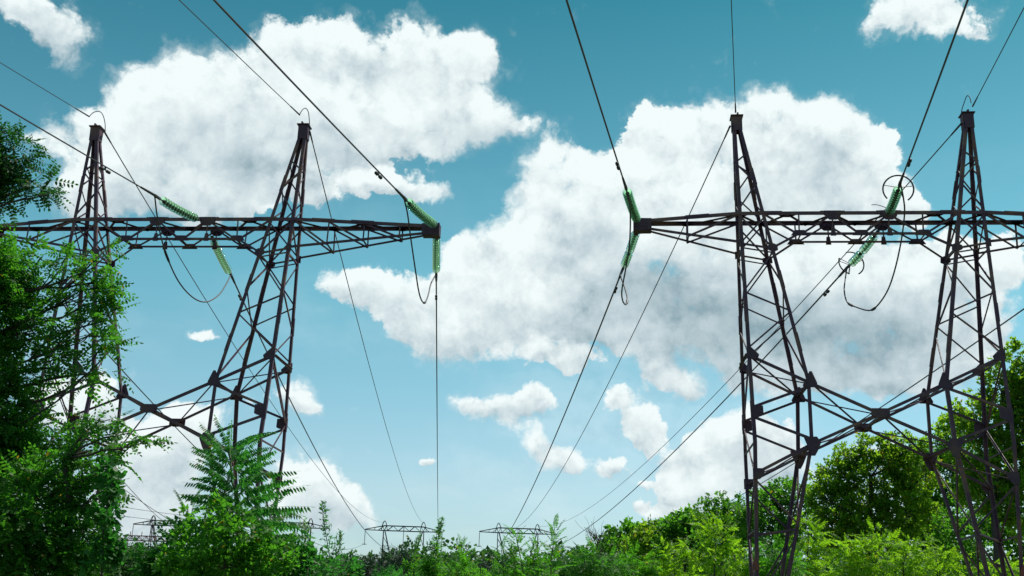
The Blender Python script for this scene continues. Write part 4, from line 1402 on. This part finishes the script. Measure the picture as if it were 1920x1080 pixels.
# ---- right: darker broadleaf trees behind
G8 = 'dark broadleaf trees on the right'
bt = [
 (1175, 85, [(1165, 1000, 22, 18), (1190, 1010, 28, 20), (1150, 1022, 26, 18), (1185, 1040, 50, 24)], 'small round dark tree at the left end of the wood', M_OAK, T_OAKS, 14),
 (1225, 80, [(1218, 1004, 28, 20), (1245, 1018, 34, 24), (1215, 1040, 46, 28)], 'low dark tree, second from the left end of the wood', M_OAK2, T_OAKS, 14),
 (1282, 72, [(1268, 982, 24, 22), (1296, 985, 32, 26), (1275, 1018, 50, 34), (1310, 1030, 40, 36)], 'dark tree third from the left end of the wood', M_OAK, T_OAKS, 14),
 (1360, 66, [(1345, 952, 28, 24), (1378, 960, 32, 30), (1330, 975, 34, 30), (1360, 1000, 60, 44), (1405, 985, 40, 44)], 'rounded dark tree behind the tallest bright young locust', M_OAK, T_OAK, 24),
 (1460, 54, [(1462, 918, 26, 26), (1430, 938, 38, 30), (1486, 940, 36, 36), (1440, 985, 60, 46), (1500, 990, 50, 46)], 'dark tree seen through the left leg of the right tower', M_OAK, T_OAK, 24),
 (1650, 50, [(1648, 838, 40, 24), (1582, 858, 26, 22), (1704, 842, 32, 26), (1622, 832, 22, 16), (1606, 864, 44, 34), (1692, 866, 42, 34), (1568, 895, 40, 36), (1548, 935, 34, 40), (1640, 900, 62, 46), (1720, 900, 44, 44), (1566, 970, 52, 50), (1625, 960, 60, 44), (1700, 960, 60, 50), (1640, 1010, 80, 44)], 'broad sunlit olive tree in the middle under the cross brace of the right tower', M_OAK2, T_OAK, 13),
 (1755, 56, [(1748, 850, 44, 36), (1785, 815, 40, 40), (1730, 870, 40, 36), (1800, 850, 40, 40), (1740, 915, 56, 50), (1800, 890, 50, 50), (1780, 960, 66, 56), (1700, 1000, 60, 50), (1590, 1020, 60, 44), (1790, 1020, 70, 50)], 'dark tree behind the right leg of the right tower', M_OAK, T_OAK, 24),
 (1890, 43, [(1912, 668, 22, 24), (1868, 702, 26, 24), (1915, 730, 46, 42), (1838, 735, 22, 20), (1878, 770, 44, 34), (1826, 786, 42, 34), (1900, 815, 56, 44), (1782, 800, 26, 22), (1836, 850, 54, 40), (1905, 885, 54, 50), (1960, 760, 60, 120), (1850, 915, 58, 50), (1925, 950, 60, 60)], 'tallest broadleaf tree rising along the right edge of the photo', M_OAK2, T_OAK, 16),
 (1870, 46, [(1815, 990, 62, 56), (1890, 1005, 70, 56), (1850, 1055, 90, 40), (1960, 1030, 60, 70)], 'shaded dark tree low behind the right leg of the right tower', M_OAK, T_OAK, 24),
]
for k, (bx, Y, bl, lab, mt, tp, dn) in enumerate(bt):
    tree('broadleaf_tree', 'tree', lab, G8, bx, Y, bl, tp, mt, dn, 1.0, .7, .22, 100 + k, (36, .33), 1, depth=.9)


def bare_shrub(px, py, Y, label):
    rng = np.random.default_rng(3)
    base = np.array(at(px, 1189, Y)); base[2] = 0
    mb = MB()
    top = np.array(at(px, 1010, Y))
    limb(mb, np.zeros(3), top - base, .06, .03, rng, .03)
    for k in range(16):
        p = np.array(at(px + rng.uniform(-24, 24), py + rng.uniform(-6, 18), Y + rng.uniform(-.8, .8)))
        q = limb(mb, (top - base) * rng.uniform(.8, 1), p - base, .025, .01, rng, .06, 4, 5)
        for _ in range(3):
            limb(mb, q[3], np.array(q[4]) + rng.normal(0, .35, 3) + np.array([0, 0, .3]), .012, .006, rng, .05, 3, 3)
    o = mb.build('bare_shrub', M_BARK, None, base)
    tag(o, label, 'shrub')


bare_shrub(1122, 992, 60, 'leafless grey twiggy shrub left of the wood')
# ---- far-off wood and scrub closing the bottom of the view: one mass
def far_wood():
    rng = np.random.default_rng(9)
    P = []
    for px in np.arange(120, 2000, 7.0):
        for k in range(9):
            Y = 150 + rng.uniform(-14, 14)
            topy = 1062 + 8 * math.sin(px * .021) + 6 * math.sin(px * .063 + 1) + rng.uniform(0, 6)
            p = np.array(at(px + rng.uniform(-8, 8), topy + abs(rng.normal(0, 26)), Y))
            P.append(p)
    P = np.array(P)
    P = np.concatenate([P + rng.normal(0, 1.0, P.shape) for _ in range(5)])
    D = norm(rng.normal(0, 1, P.shape)); UP = np.array([0, 0, .7]) + rng.normal(0, .4, P.shape)
    V, S = scatter(T_HEDGE, P, D, UP, rng.uniform(.7, 1.2, len(P)), rng)
    o = soup('far_wood', V, S, M_FAR)
    tag(o, 'hazy green far-off wood along the bottom of the view', 'wood', None, 'stuff')


far_wood()
